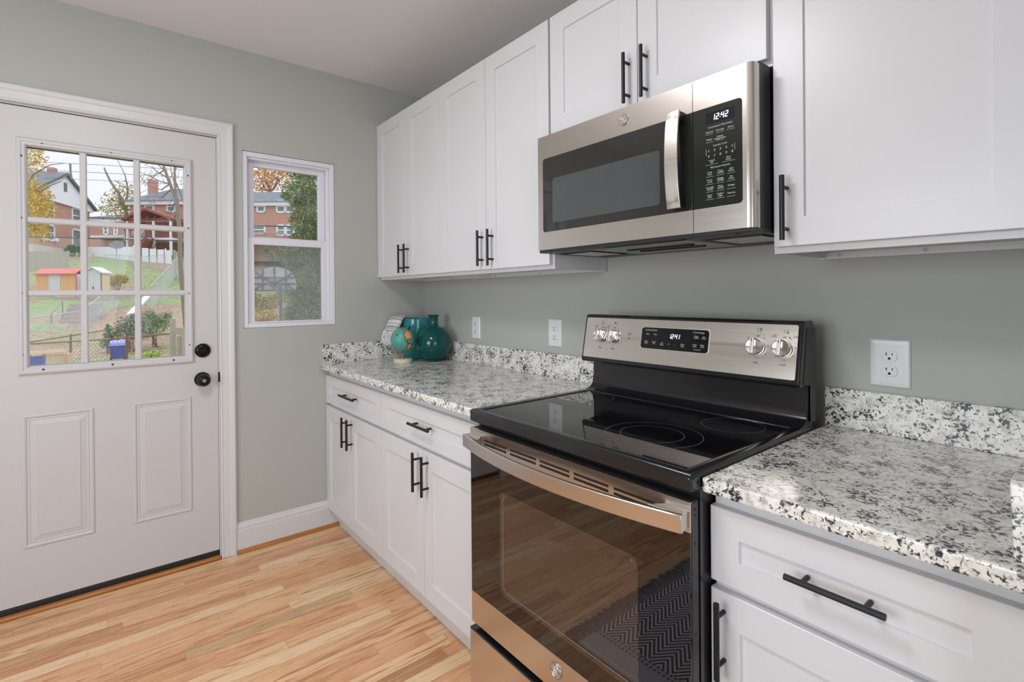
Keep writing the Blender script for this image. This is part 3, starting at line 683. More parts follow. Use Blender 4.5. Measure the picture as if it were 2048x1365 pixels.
b.add([fo(u, v, .0006) for u, v in o_] + [fo(u, v, .0006) for u, v in i_], [(k, (k + 1) % nn, nn + (k + 1) % nn, nn + k) for k in range(nn) if not (o_[k][1] > .695 and o_[(k + 1) % nn][1] > .695) and not (o_[k][0] > 2.095 and o_[(k + 1) % nn][0] > 2.095)])
b.build('frame_highlight', M_RING, wnd)  # highlight of the inner metal frame, painted as a flat grey line
btm = MB().box(DXA, DXB, DYF, DYF + .006, .2560, .3515).build('door_bottom_trim', M_SS, od, bevel=.0008)
emblem(btm, 1.8565, .3135, .0205, fo, M_GALV)
# side rail of the door with its screw holes
sr = MB().box(DXB - .0005, DXB + .0010, -.694, -.672, .262, .862).build('door_side_rail', M_DARKG, od)
for z in (.8490, .8370, .7800, .60, .40, .30): MB().cyl((DXB + .0008, -.683, z), (DXB + .0016, -.683, z), .0030, n=10).build('screw_hole', M_SLOT, sr)
# bowed bar handle
b = MB(); vs = []; n = 28
hx0, hx1 = 1.4840, 2.2330
for i in range(n + 1):
    t = i / n; x = hx0 + (hx1 - hx0) * t; y = -.7305 - .0490 * (1 - (2 * t - 1) ** 2)
    th = .009
    for (dy, z) in ((0, .8125), (0, .8485), (th, .8495), (th, .8115)): vs.append((x, y + dy, z))
fs = [(i * 4 + k, i * 4 + (k + 1) % 4, (i + 1) * 4 + (k + 1) % 4, (i + 1) * 4 + k) for i in range(n) for k in range(4)] + [(0, 1, 2, 3), (n * 4 + 3, n * 4 + 2, n * 4 + 1, n * 4)]
b.add(vs, fs); hnd = b.build('oven_handle', M_SS, od, bevel=.0016, smooth=True)
for xa, xb in ((hx0, hx0 + .045), (hx1 - .045, hx1)):
    s = 1 if xa < 1.8 else -1; xo = xa if s > 0 else xb
    MB().prism([(xo, -.7225), (xo + s * .003, -.7005), (xo + s * .055, -.7005), (xo + s * .075, -.7310), (xo + s * .030, -.7260)], lambda u, v, d: (u, v, d), .8150, .8480).build('handle_bracket', M_SSV, hnd, bevel=.001)
# storage drawer
dr = MB().box(RX0 + .0005, RX1 - .0005, -.7050, -.668, .060, .2320).build('storage_drawer', M_SS, rng, bevel=.0015)
MB().box(RX0 + .0003, RX1 - .0003, -.7055, -.664, .2322, .2385).build('drawer_top_strip', M_ENAMEL, dr, bevel=.002)

# ================================================================== the microwave
mw = thing('microwave', (1.859, -.2, 1.437), 'stainless over-the-range microwave mounted under the short cabinet', 'microwave')
MX0, MX1, MYF, MZ0, MZ1 = 1.4830, 2.2245, -.4000, 1.4360, 1.8285
fm = front(MYF)
b = MB().box(1.4700, 2.2215, -.362, -.004, 1.4395, 1.8390); body = b.build('microwave_body', M_ENAMEL2, mw, bevel=.002)
b = MB().box(MX0 + .004, MX1 - .010, -.372, -.360, 1.440, 1.826); b.build('front_frame', M_DARKG, body)
SPX = 2.0700
# underside: frame, filters, lamp recess
und = MB().box(1.4700, 2.2215, -.385, -.004, 1.4270, 1.4400).build('underside', M_DARKG, body, bevel=.003)
for x0, x1, y0, y1 in ((1.505, 1.640, -.300, -.120), (2.055, 2.195, -.300, -.120)):
    fr_ = MB(); zf = 1.4268
    fr_.box(x0, x1, y0, y1, zf - .0012, zf + .0005); fr_ = fr_.build('grease_filter', M_FILTER, und)
    e = MB(); t_ = .006
    e.box(x0 - t_, x0, y0 - t_, y1 + t_, zf - .003, zf + .001).box(x1, x1 + t_, y0 - t_, y1 + t_, zf - .003, zf + .001).box(x0, x1, y0 - t_, y0, zf - .003, zf + .001).box(x0, x1, y1, y1 + t_, zf - .003, zf + .001)
    e.build('filter_frame', M_RUB, fr_)
ud = lambda u, v, d: (u, v, 1.4270 - d)
b = MB(); b.nest(1.668, 2.030, -.365, -.070, [(0, .0003), (.006, .0025), (.010, .0025), (.060, .0010)], ud); b.build('lamp_cover', M_ENAMEL, und)
b = MB(); b.box(1.735, 1.965, -.235, -.215, 1.4235, 1.4265).box(1.735, 1.965, -.165, -.150, 1.4235, 1.4265); b.build('lamp_slots', M_SLOT, und)
for x, y in ((1.52, -.375), (1.66, -.372), (2.17, -.372), (1.50, -.06)): MB().cyl((x, y, 1.4272), (x, y, 1.4255), .0045, n=12).build('screw', M_SLOT, und)
# door: stainless surround with the dark glass
def surround(u0, u1, v0, v1, inner, mb, d0=-.030, d1=0.0):
    gu0, gu1, gv0, gv1 = inner
    mb.prism([(u0, v0), (u1, v0), (u1, gv0), (u0, gv0)], fm, d0, d1).prism([(u0, gv1), (u1, gv1), (u1, v1), (u0, v1)], fm, d0, d1)
    if gu0 > u0: mb.prism([(u0, gv0), (gu0, gv0), (gu0, gv1), (u0, gv1)], fm, d0, d1)
    if gu1 < u1: mb.prism([(gu1, gv0), (u1, gv0), (u1, gv1), (gu1, gv1)], fm, d0, d1)
b = MB(); surround(MX0, SPX - .0008, MZ0, MZ1, (1.5080, SPX - .0008, 1.4970, 1.7495), b); mdoor = b.build('microwave_door', M_SS, mw)
MB().prism(rrect(1.5075, SPX - .0008, 1.4965, 1.7500, .010, corners=(0, 1, 1, 0)), fm, -.010, .0006).build('door_glass', M_MWGLASS, mdoor, bevel=.0005)
b = MB(); b.prism(rrect(1.4985, SPX - .0008, 1.4875, 1.759, .010, corners=(0, 1, 1, 0)), fm, -.02, .00015); b.build('glass_edge', M_SS, mdoor)
MB().prism(rrect(1.5545, 1.9720, 1.5250, 1.6755, .010), fm, -.001, .0009).build('mesh_window', M_MWMESH, mdoor)
emblem(mdoor, 1.8520, 1.7915, .0165, fm, M_GALV)
# handle: a bowed flat bar with dark returns
b = MB(); vs = []; n = 20
for i in range(n + 1):
    t = i / n; z = 1.5030 + (1.7580 - 1.5030) * t; y = MYF - .030 - .012 * (1 - (2 * t - 1) ** 2)
    vs += [(2.0120, y, z), (2.0500, y, z), (2.0500, y + .006, z), (2.0120, y + .006, z)]
fs = [(i * 4 + k, i * 4 + (k + 1) % 4, (i + 1) * 4 + (k + 1) % 4, (i + 1) * 4 + k) for i in range(n) for k in range(4)] + [(0, 1, 2, 3), (n * 4 + 3, n * 4 + 2, n * 4 + 1, n * 4)]
b.add(vs, fs); mh_ = b.build('door_handle', M_SSV, mdoor, bevel=.0012, smooth=True)
for z0, z1 in ((1.5050, 1.5300), (1.7310, 1.7560)): MB().box(2.014, 2.048, MYF - .030, MYF + .001, z0, z1).build('handle_post', M_ENAMEL, mh_, bevel=.002)
# control side
b = MB(); surround(SPX + .0008, 2.2080, MZ0, MZ1, (SPX + .0008, 2.1975, 1.4970, 1.7495), b)
# rolled right edge
edge = [(2.2080, MYF), (2.2140, MYF + .0012), (2.2195, MYF + .0045), (2.2235, MYF + .0105), (2.2245, MYF + .018), (2.2245, MYF + .030), (2.2080, MYF + .030)]
b.prism(edge, lambda u, v, d: (u, v, d), MZ0, MZ1)
ctl = b.build('control_side', M_SS, mw, smooth=True)
MB().prism(rrect(SPX + .0008, 2.1980, 1.4965, 1.7500, .010, corners=(1, 0, 0, 1)), fm, -.010, .0006).build('control_panel', M_CTRL, ctl, bevel=.0005)
b = MB(); b.prism(rrect(SPX + .0008, 2.2065, 1.4875, 1.759, .010, corners=(1, 0, 0, 1)), fm, -.02, .00015); b.build('glass_edge', M_SS, ctl)
dsp = MB().prism([(2.1065, 1.7070), (2.1800, 1.7070), (2.1800, 1.7350), (2.1065, 1.7350)], fm, -.001, .0009).build('display', M_DISP, ctl)
b = MB(); digits(b, '12:42', 2.1235, 1.7135, .0150, fm, .0012); b.build('clock_digits', M_LCDB, dsp)
b = MB(); cx_ = 2.1430; c3 = (2.1155, 2.1430, 2.1705)
def flush():
    global b
    if b.v: b.build('button_lettering', M_LETTER, ctl)
    b = MB()
T = lambda s, sz, x, z, bo=.00035: text(b, s, sz, x, z, fm, .0010, bo)
def ul(x, z, wd=.0205): b.prism([(x - wd / 2, z), (x + wd / 2, z), (x + wd / 2, z + .0005), (x - wd / 2, z + .0005)], fm, .0008, .0011)
T('Convenience Microwave', .0062, cx_, 1.6975)
flush()
for s, x in zip(('Popcorn', 'Beverage', 'Potato'), c3): T(s, .0056, x, 1.6865); ul(x, 1.6805)
flush()
for s, x in zip(('Reheat', 'Defrost\nWeight/Time'), c3): T(s, .0054, x, 1.6675); ul(x, 1.6605)
flush()
T('Express Cook', .0062, cx_, 1.6500)
flush()
for k, s in enumerate('12345'): T(s, .0080, 2.1135 + k * .0150, 1.6385, .0005)
for k, s in enumerate('67890'): T(s, .0080, 2.1135 + k * .0150, 1.6255, .0005)
flush()
T('Cancel\nOff', .0056, 2.1210, 1.6115); T('Start\nPause', .0056, 2.1640, 1.6115); ul(2.1210, 1.6035, .032); ul(2.1640, 1.6035, .032)
flush()
T('Microwave Features', .0062, cx_, 1.5960)
for z, row in ((1.5820, ('Cook\nTime', 'Timer\nOn/Off', 'Add\n30 Sec')), (1.5630, ('Power\nLevel', 'Display\nOn/Off', 'Set\nClock')), (1.5440, ('Turntable\nOn/Off', 'Mute\nOn/Off', 'Settings')), (1.5250, ('Reset\nFilter', 'Surface\nLight', 'Vent Fan'))):
    flush()
    for s, x in zip(row, c3): T(s, .0054, x, z); ul(x, z - .0085)
flush()
for x, s in ((2.1065, 1), (2.1800, -1)): b.prism([(x, 1.6280), (x + s * .0006, 1.6280), (x + s * .0006, 1.6440), (x, 1.6440)], fm, .0008, .0011)
flush()

# ================================================================== things on the counter
def glass_vessel(prof_in, c, mat_, name, label, cat, n=64):
    b = MB(); b.lathe(prof_in, c, (0, 0, 1), n); o = b.build(name, mat_, smooth=True); return tag(o, label, cat)
VZ = .9116
vc = (.318, -.129, VZ)
out = [(.0, .004), (.040, .0), (.046, .002), (.052, .006)]
for i in range(25):
    a = math.radians(-62 + i * (62 + 72) / 24); out.append((.1015 * math.cos(a), .1005 + .1005 * math.sin(a) * 1.0))
out += [(.0275, .2000), (.0245, .206), (.0235, .222), (.0240, .243), (.0290, .2545), (.0330, .2590), (.0325, .2610), (.0300, .2605), (.0210, .247), (.0200, .222), (.0210, .204)]
for i in range(21):
    a = math.radians(70 - i * (70 + 66) / 20); out.append((.0975 * math.cos(a), .1005 + .0965 * math.sin(a)))
out += [(.0, .0085)]
glass_vessel(out, vc, M_TEAL, 'round_vase', 'round dark teal glass bottle vase with narrow neck', 'vase')
cc = (.120, -.125, VZ)
out = [(r * .92, h) for r, h in ((0, .001), (.078, .0), (.084, .003), (.088, .012), (.0945, .07), (.0985, .14), (.1000, .20), (.1005, .232), (.0995, .2365), (.0970, .2365), (.0955, .231), (.0950, .2), (.0935, .14), (.0895, .07), (.083, .014), (0, .010))]
glass_vessel(out, cc, M_AQUA, 'glass_vase', 'wide aqua glass vase in the corner with a towel over its rim', 'vase')

# towel draped over the rim of the wide vase
M_TOWEL = mat('white_grey_striped_cotton', (.7, .7, .7), .9)
g = N(M_TOWEL); uvn = g.new('ShaderNodeUVMap'); s_ = g.sep(uvn.outputs[0])
st = g.math('FRACT', g.math('MULTIPLY', s_[1], 7.0)); ban = g.math('FRACT', g.math('MULTIPLY', s_[1], 2.3))
c_ = g.mix(step(g, ban, .55, .60), (.70, .69, .71), (.46, .45, .48)); c_ = g.mix(g.math('MULTIPLY', g.math('LESS_THAN', st, .16), .8), c_, (.10, .10, .115)); g.color(c_)
ud_ = Vector((.08, -.997, 0)).normalized(); wd_ = Vector((.997, .08, 0)).normalized()
rim = Vector((cc[0] - .036, cc[1] - .084, VZ + .2365))
path = [(-.012, .004), (.004, .0125), (.018, .0095), (.034, -.010), (.048, -.034), (.058, -.052), (.065, -.066), (.070, -.076)]
vs = []; uv = []; nw = 12
for side in (1, 0):
    for i, (o, h) in enumerate(path):
        for k in range(nw + 1):
            s = k / nw - .5; wv = .004 * math.sin(k * 1.3 + i * .6) * (i / len(path))
            p = rim + ud_ * (o + wv + side * .009 - abs(s) * .012 * (i / (len(path) - 1))) + wd_ * (s * (.112 + .026 * i / (len(path) - 1)) - .010 * i / (len(path) - 1)) + Vector((0, 0, h + side * .006 + .004 * math.cos(s * 3)))
            vs.append(p); uv.append((k / nw, i / (len(path) - 1)))
m_ = len(path); fs = []; q = nw + 1; off = m_ * q
for i in range(m_ - 1):
    for k in range(nw):
        fs.append((i * q + k, i * q + k + 1, (i + 1) * q + k + 1, (i + 1) * q + k)); fs.append((off + i * q + k, off + (i + 1) * q + k, off + (i + 1) * q + k + 1, off + i * q + k + 1))
    for k in (0, nw): fs.append((i * q + k, (i + 1) * q + k, off + (i + 1) * q + k, off + i * q + k))
for k in range(nw):
    for i in (0, m_ - 1): fs.append((i * q + k, i * q + k + 1, off + i * q + k + 1, off + i * q + k))
b = MB(); b.add(vs, fs); tw = b.build('hand_towel', M_TOWEL, None, smooth=True)
ul_ = tw.data.uv_layers.new(name='UVMap')
for lp in tw.data.loops: ul_.data[lp.index].uv = uv[lp.vertex_index]
tag(tw, 'white towel with grey stripes hanging over the wide vase rim', 'towel')
M_FRINGE = flat('off_white_cotton_fringe', (.84, .83, .84), (.70, .69, .71), 60)
b = MB(); rnd = random.Random(3)
base = rim + ud_ * .074 + Vector((0, 0, -.074))
for k in range(190):
    s = rnd.uniform(-.5, .5); p0 = base + wd_ * (s * .140 - .010) + ud_ * rnd.uniform(-.012, .006) + Vector((0, 0, rnd.uniform(-.004, .006)))
    dx = rnd.uniform(-.010, .010); ln = rnd.uniform(.055, .085); o = rnd.uniform(-.004, .022)
    b.tube([p0, p0 + ud_ * o + wd_ * dx * .4 + Vector((0, 0, -ln * .5)), p0 + ud_ * o * .4 + wd_ * dx + Vector((0, 0, -ln))], [.0024, .0030, .0016], 5)
b.build('fringe', M_FRINGE, tw, smooth=True)

# little globe
GC = Vector((.270, -.299, 1.0405)); GR = .0665
gl = thing('globe', (.262, -.295, VZ), 'small desk globe with green seas and orange land on cream base', 'globe')
tocam = (Vector((CX, CY, CZ)) - GC).normalized()
A_ = (Vector((0, 0, 1)) * math.cos(math.radians(30)) + CAMR * math.sin(math.radians(30)) + tocam * .12).normalized()
F_ = (tocam - A_ * tocam.dot(A_)).normalized(); E_ = A_.cross(F_)
NA = [(-168, 66), (-140, 70), (-95, 73), (-80, 68), (-60, 56), (-66, 45), (-80, 31), (-82, 26), (-90, 30), (-97, 26), (-95, 18), (-88, 16), (-82, 9), (-78, 8), (-84, 8), (-98, 15), (-106, 21), (-113, 30), (-124, 42), (-130, 55), (-150, 60), (-165, 58)]
SA = [(-80, 9), (-62, 11), (-50, 1), (-35, -6), (-40, -22), (-55, -35), (-65, -45), (-70, -55), (-76, -48), (-71, -20), (-81, -5)]
GRN = [(-60, 80), (-20, 80), (-30, 70), (-45, 60), (-55, 70)]; AFR = [(-17, 15), (-5, 36), (30, 32), (50, 10), (35, -20), (20, -35), (10, 0), (-8, 5)]; ASI = [(60, 70), (170, 66), (140, 45), (120, 25), (105, 5), (80, 10), (60, 25), (30, 45), (5, 45), (20, 65)]; AUS = [(115, -20), (142, -11), (153, -28), (140, -38), (115, -34)]
HAW = [(-160, 23), (-152, 23), (-152, 16), (-160, 16)]
def inside(lon, lat):
    for P_ in (NA, SA, GRN, AFR, ASI, AUS, HAW):
        c_ = False; j = len(P_) - 1
        for i in range(len(P_)):
            (xi, yi), (xj, yj) = P_[i], P_[j]
            if (yi > lat) != (yj > lat) and lon < (xj - xi) * (lat - yi) / (yj - yi) + xi: c_ = not c_
            j = i
        if c_: return True
    return False
L0 = -116
nu, nv = 144, 72; vs = []; fs = []; mi = []
for j in range(nv + 1):
    la = math.radians(-90 + 180 * j / nv)
    for i in range(nu):
        lo_ = math.radians(-180 + 360 * i / nu - L0); vs.append(GC + (A_ * math.sin(la) + (F_ * math.cos(lo_) + E_ * math.sin(lo_)) * math.cos(la)) * GR)
for j in range(nv):
    for i in range(nu):
        fs.append((j * nu + i, j * nu + (i + 1) % nu, (j + 1) * nu + (i + 1) % nu, (j + 1) * nu + i))
        lon = -180 + 360 * (i + .5) / nu; lat = -90 + 180 * (j + .5) / nv
        jl = 2.6 * mnoise.noise(Vector((lon * .12, lat * .12, 1))); a = inside(lon + jl, lat + jl * .7)
        e = any(inside(lon + jl + dx, lat + jl * .7 + dy) != a for dx, dy in ((3.2, 0), (-3.2, 0), (0, 3.0), (0, -3.0)))
        mi.append(2 if e else (1 if a else 0))
M_SEA = mat('green_printed_sea', (.05, .30, .22), .35); g = N(M_SEA); g.color(g.mix(g.noise(g.pos(), 50, 5, .6), (.045, .26, .20), (.13, .44, .36)))
M_LAND = mat('orange_printed_land', (.6, .3, .1), .35); g = N(M_LAND); g.color(g.ramp(g.noise(g.pos(), 60, 4, .6), [(.35, (.58, .19, .03)), (.5, (.66, .33, .11)), (.64, (.72, .54, .38))]))
M_COAST = mat('brown_printed_coastline', (.16, .09, .05), .4)
b = MB(); b.v = [tuple(v) for v in vs]; b.f = fs; b.mi = mi
b.build('sphere', [M_SEA, M_LAND, M_COAST], gl, smooth=True)
MB().lathe([(0, 0), (.0055, 0), (.0060, .004), (.0050, .009), (.0065, .012), (.0055, .016), (0, .0175)], GC + A_ * (GR - .0005), A_, 16).build('axis_knob', M_BLACK, gl, smooth=True)
arm = [GC - A_ * (GR - .001)]
p0 = GC - A_ * (GR + .010); p3 = Vector((.262, -.295, VZ + .020))
for k in range(9):
    t = k / 8; c1 = p0 - CAMR * .012 + Vector((0, 0, -.020)); c2 = p3 + Vector((0, 0, .030)) - CAMR * .01
    arm.append(p0 * (1 - t) ** 3 + c1 * 3 * t * (1 - t) ** 2 + c2 * 3 * t * t * (1 - t) + p3 * t ** 3)
M_BRASSD = mat('aged_brass', (.38, .20, .07), .35, .8)
b = MB(); b.tube(arm, .0042, 10); b.lathe([(.0075, .0), (.0075, .012), (.0045, .016)], p3 - Vector((0, 0, .001)), (0, 0, 1), 16)
mer = []
for k in range(13):
    a = math.radians(-90 - 6 + k * -4); mer.append(GC + (A_ * math.sin(a) + (-CAMR * .8 - tocam * .2 - A_ * (-CAMR * .8 - tocam * .2).dot(A_)).normalized() * -math.cos(a)) * (GR + .004))
b.tube(mer, .0030, 8); b.build('arm', M_BRASSD, gl, smooth=True)
M_CREAMP = mat('cream_painted_wood', (.66, .62, .50), .4)
MB().lathe([(0, 0), (.0500, 0), (.0520, .002), (.0520, .0120), (.0505, .0130), (.0515, .0145), (.0510, .0205), (.0480, .0225), (0, .0225)], (.262, -.295, VZ), (0, 0, 1), 48).build('base', M_CREAMP, gl, smooth=True)

# ================================================================== rug in front of the range (seen mirrored in the oven door)
M_RUG = mat('grey_herringbone_weave', (.3, .3, .32), .95); g = N(M_RUG); p = g.sep(g.pos())
lx = g.math('SUBTRACT', p[0], 1.50); ly = g.math('SUBTRACT', p[1], -2.02)
zz = g.math('ABSOLUTE', g.math('SUBTRACT', g.math('FRACT', g.math('MULTIPLY', lx, 1 / .09)), .5)); zz = g.math('MULTIPLY', zz, .09 * 1.5)
sf = g.math('FRACT', g.math('MULTIPLY', g.math('ADD', ly, zz), 1 / .026)); hb = g.math('LESS_THAN', sf, .52)
c_ = g.mix(hb, (.62, .62, .66), (.030, .030, .038))
ed = g.math('GREATER_THAN', p[1], -1.245); c_ = g.mix(ed, c_, (.42, .43, .48))
dash = g.math('MULTIPLY', g.math('LESS_THAN', g.math('FRACT', g.math('MULTIPLY', p[0], 60)), .5), g.math('LESS_THAN', g.math('FRACT', g.math('MULTIPLY', p[1], 55)), .5))
zone = g.math('MULTIPLY', g.math('GREATER_THAN', p[1], -1.275), g.math('LESS_THAN', p[1], -1.235)); c_ = g.mix(g.math('MULTIPLY', zone, 1), c_, g.mix(dash, (.42, .42, .45), (.03, .03, .04)))
st = g.math('MULTIPLY', g.math('GREATER_THAN', p[1], -1.170), g.math('LESS_THAN', p[1], -1.162)); c_ = g.mix(st, c_, (.55, .55, .58)); g.color(c_)
rug = thing('rug', (2.1, -1.58, 0), 'grey herringbone rug with dark fringe, mirrored in the oven door', 'rug')
MB().box(1.515, 2.75, -2.02, -1.150, .0008, .0085).build('woven_rug', M_RUG, rug, bevel=.002)
M_RUGF = flat('charcoal_fringe_yarn', (.42, .44, .50), (.07, .07, .10), 70)
b = MB(); rnd = random.Random(5)
for k in range(330):
    y = -2.02 + .87 * k / 330; p0 = Vector((1.518, y, .006)); a = rnd.uniform(-.018, .018); ln = rnd.uniform(.055, .085)
    b.tube([p0, p0 + Vector((-ln * .35, a * .2, rnd.uniform(.004, .012))), p0 + Vector((-ln * .7, a * .6, rnd.uniform(.002, .008))), p0 + Vector((-ln, a, -.003))], [.0022, .0028, .0026, .0014], 5)
b.build('fringe', M_RUGF, rug, smooth=True)
#@@YARD

# ================================================================== the yard behind the house
PROFILE = ((.0, -.95), (8, -.90), (14, -.80), (19, -.62), (25, -.30), (29, .05), (33, .55), (41, 1.30), (45, 2.6), (50, 4.3), (56, 5.6), (64, 6.3), (120, 8.5))
def gz(x, y):
    d = -x
    for (a, za), (b_, zb) in zip(PROFILE, PROFILE[1:]):
        if d <= b_: z = za + (zb - za) * max(0, (d - a)) / (b_ - a); break
    else: z = PROFILE[-1][1]
    return z + .10 * mnoise.noise(Vector((x * .25, y * .25, 0)))
b = MB(); gx = [-.17 - 1.25 * i * (1 + i * .006) for i in range(72)]; gy = [-34 + i * 1.5 for i in range(76)]
for x in gx:
    for y in gy: b.v.append((x, y, gz(x, y)))
for i in range(len(gx) - 1):
    for k in range(len(gy) - 1): b.f.append((i * len(gy) + k, i * len(gy) + k + 1, (i + 1) * len(gy) + k + 1, (i + 1) * len(gy) + k))
b.mi = [0] * len(b.f); g_o = b.build('ground', M_GROUND, smooth=True); tag(g_o, kind='structure')
b = MB()
for y0, y1, z0, z1 in ((-6, DY0 - .02, -1.0, 3.2), (DY1 + .02, WY0 - .02, -1., 3.2), (WY1 + .02, 6, -1., 3.2), (DY0 - .02, DY1 + .02, -1., 0), (DY0 - .02, DY1 + .02, 2.1, 3.2), (WY0 - .02, WY1 + .02, -1., WZ0 - .01), (WY0 - .02, WY1 + .02, WZ1 + .01, 3.2)): b.box(-.30, -.161, y0, y1, z0, z1)
tag(b.build('wall_outside', M_BRICK), kind='structure')
def ground_at(px, D):
    p = at(px, 600, D=D); return Vector((p.x, p.y, gz(p.x, p.y)))
UP = Vector((0, 0, 1))

# ---- houses: a wall box with its own axes, windows as parts
class House:
    def __init__(s, root, origin, adir):
        s.root = root; s.o = Vector(origin); s.a = Vector((adir[0], adir[1], 0)).normalized(); s.b = Vector((-s.a.y, s.a.x, 0))
    def p(s, u, w_, z): return s.o + s.a * u + s.b * w_ + UP * z       # u along the front, w_ into the house
    def block(s, mb, u0, u1, w0, w1, z0, z1):
        c = s.p((u0 + u1) / 2, (w0 + w1) / 2, (z0 + z1) / 2); return mb.obox(c, s.a * (u1 - u0) / 2, s.b * (w1 - w0) / 2, UP * (z1 - z0) / 2)
    def window(s, u0, u1, z0, z1, t=.14, bar=True):
        b = MB(); s.block(b, u0, u0 + t, -.06, .02, z0, z1); s.block(b, u1 - t, u1, -.06, .02, z0, z1); s.block(b, u0, u1, -.06, .02, z0, z0 + t); s.block(b, u0, u1, -.06, .02, z1 - t, z1)
        if bar: s.block(b, u0, u1, -.05, .02, (z0 + z1) / 2 - .05, (z0 + z1) / 2 + .05)
        f_ = b.build('window_frame', M_WHITE, s.root); s.block(MB(), 0, 1, 0, 1, 0, 1)
        q = MB(); s.block(q, u0 + t, u1 - t, -.02, .01, z0 + t, z1 - t); q.build('window_pane', M_OGLASS, f_)
        return f_
# brick house with white gable at the left
L_ = at(66, 600, D=39.5); R_ = at(181, 600, D=47.5)
zb = 5.2
root = thing('brick_house', (L_.x, L_.y, zb), 'brick house with white gable siding and chimney seen through the door panes', 'house', 'houses on the hill')
h = House(root, (L_.x, L_.y, 0), (R_.x - L_.x, R_.y - L_.y)); W_ = (R_ - L_).xy.length; h.b = -h.b if h.b.dot(Vector((-CAMR.x, -CAMR.y, 0))) < 0 else h.b
eav = 9.75; pk = 12.0
b = MB(); h.block(b, 0, W_, 0, 9, zb, eav); b.build('brick_walls', M_BRICK, root)
b = MB(); h.block(b, -.02, W_ + .02, -.05, 9, zb - .6, zb + .45); b.build('foundation', M_CREAM, root)
b = MB(); g3 = [(-.35, eav - .28), (W_ + .35, eav - .28), (W_ + .35, eav), (W_ / 2, pk), (-.35, eav)]
b.prism(g3, lambda u, v, d: h.p(u, d, v), -.16, 0.1); gab = b.build('gable_siding', M_SIDING, root)
b = MB(); h.block(b, W_ / 2 - .22, W_ / 2 + .22, -.20, -.12, 10.6, 11.35); b.build('gable_vent', M_ROOF, gab)
b = MB(); b.prism([(-.55, eav - .12), (W_ / 2, pk + .02), (W_ + .55, eav - .12), (W_ + .55, eav + .10), (W_ / 2, pk + .26), (-.55, eav + .10)], lambda u, v, d: h.p(u, d, v), -.40, 9.3); b.build('roof', M_ROOF, root)
b = MB(); h.block(b, W_ / 2 - .25, W_ / 2 + .30, .55, 1.05, 10.8, 12.6); b.build('chimney', M_BRICK, root)
for u0, u1, z0, z1 in ((1.5, 2.8, 8.0, 9.4), (5.3, 6.8, 8.05, 9.5), (1.5, 2.8, 6.1, 7.5), (5.3, 6.8, 6.0, 7.6)): h.window(u0, u1, z0, z1)
b = MB()
for u, z in ((.9, 6.1), (2.6, 6.15)): h.block(b, u, u + .35, -.25, 0, z, z + .35); b.build('wall_vent', M_WHITE, root); b = MB()

# brick row house further back, between
def front_house(name, label, pxl, pxr, D, zb, ze, zr, wins, doors=(), trim=True, hip=1.5, depth=7, chim=None):
    l = at(pxl, 600, D=D); r = at(pxr, 600, D=D)
    rt = thing(name, (l.x, l.y, zb), label, 'house', 'houses on the hill')
    hh = House(rt, (l.x, l.y, 0), (r.x - l.x, r.y - l.y)); hh.b = -hh.b if hh.b.dot(Vector((_D.x, _D.y, 0))) < 0 else hh.b
    w_ = (r - l).xy.length; hh.w = w_
    b = MB(); hh.block(b, 0, w_, 0, depth, zb - .5, ze); b.build('brick_walls', M_BRICK, rt)
    b = MB(); hh.block(b, -.3, w_ + .3, -.3, .05, ze - .38, ze); b.build('eave_trim', M_WHITE, rt)
    b = MB(); P0 = [hh.p(-.45, -.45, ze), hh.p(w_ + .45, -.45, ze), hh.p(w_ + .45, depth + .4, ze), hh.p(-.45, depth + .4, ze), hh.p(hip, depth / 2, zr), hh.p(w_ - hip, depth / 2, zr)]
    b.add(P0, [(0, 1, 5, 4), (1, 2, 5), (2, 3, 4, 5), (3, 0, 4), (3, 2, 1, 0)]); b.build('roof', M_ROOF, rt)
    k = D / FPX
    for px0, px1, p0, p1 in wins:
        hz = 594.3 + 6.5
        hh.window((px0 - pxl) * k, (px1 - pxl) * k, CZ + (hz - p1) * k, CZ + (hz - p0) * k, .17)
    if chim:
        kk = (D + depth / 2) / FPX; ll = (989.3 - pxl) * k; b = MB(); hh.block(b, ll - (989.3 - chim[0]) * kk, ll - (989.3 - chim[1]) * kk, depth / 2 - .5, depth / 2 + .4, zr - .8, CZ + (601 - chim[2]) * (D + 3) / FPX); b.build('chimney', M_BRICK, rt)
    return rt, hh, k
rt, hh, k = front_house('brick_house', 'low brick row house far back, between the two taller brick houses', 150, 262, 58, 6.6, 10.5, 11.6, ((208, 219, 455, 473), (229, 238, 455, 473)), hip=3)
b = MB(); hh.block(b, 3.2, 8.6, -1.7, .0, 8.15, 8.40); b.build('porch_roof', M_WHITE, rt)
b = MB(); hh.block(b, 4.6, 5.7, -.06, .02, 6.4, 8.0); b.build('back_door', M_WHITE, rt)
rt, hh, k = front_house('brick_house', 'tall brick house with grey hip roof behind the bare tree and red porch', 262, 392, 50, 5.6, 10.95, 12.9, ((291, 311, 404, 427), (335, 354, 405, 429), (266, 277, 460, 476), (283, 293, 461, 477)), hip=2.0, chim=(304, 314, 362))
dk = thing('porch', tuple(hh.p(3.6, -2, 5.6)), 'red-brown porch with gabled roof and white posts on the tall brick house', 'porch')
b = MB()
b.prism([(1.3, 8.84), (3.5, 9.80), (6.2, 8.78), (6.2, 8.56), (3.5, 9.56), (1.3, 8.62)], lambda u, v, d: hh.p(u, d, v), -3.0, -.10); b.build('gabled_roof', M_REDBR, dk)
b = MB(); hh.block(b, 1.6, 6.0, -2.95, -2.80, 8.42, 8.60); hh.block(b, 1.6, 6.0, -2.95, -2.80, 8.0, 8.12)
for u in (2.2, 2.9, 3.5, 4.2, 5.0): b.beam(hh.p(u, -2.87, 8.55), hh.p(u + .25, -2.87, 9.0), .06, .06)
b.build('beam', M_REDBR, dk)
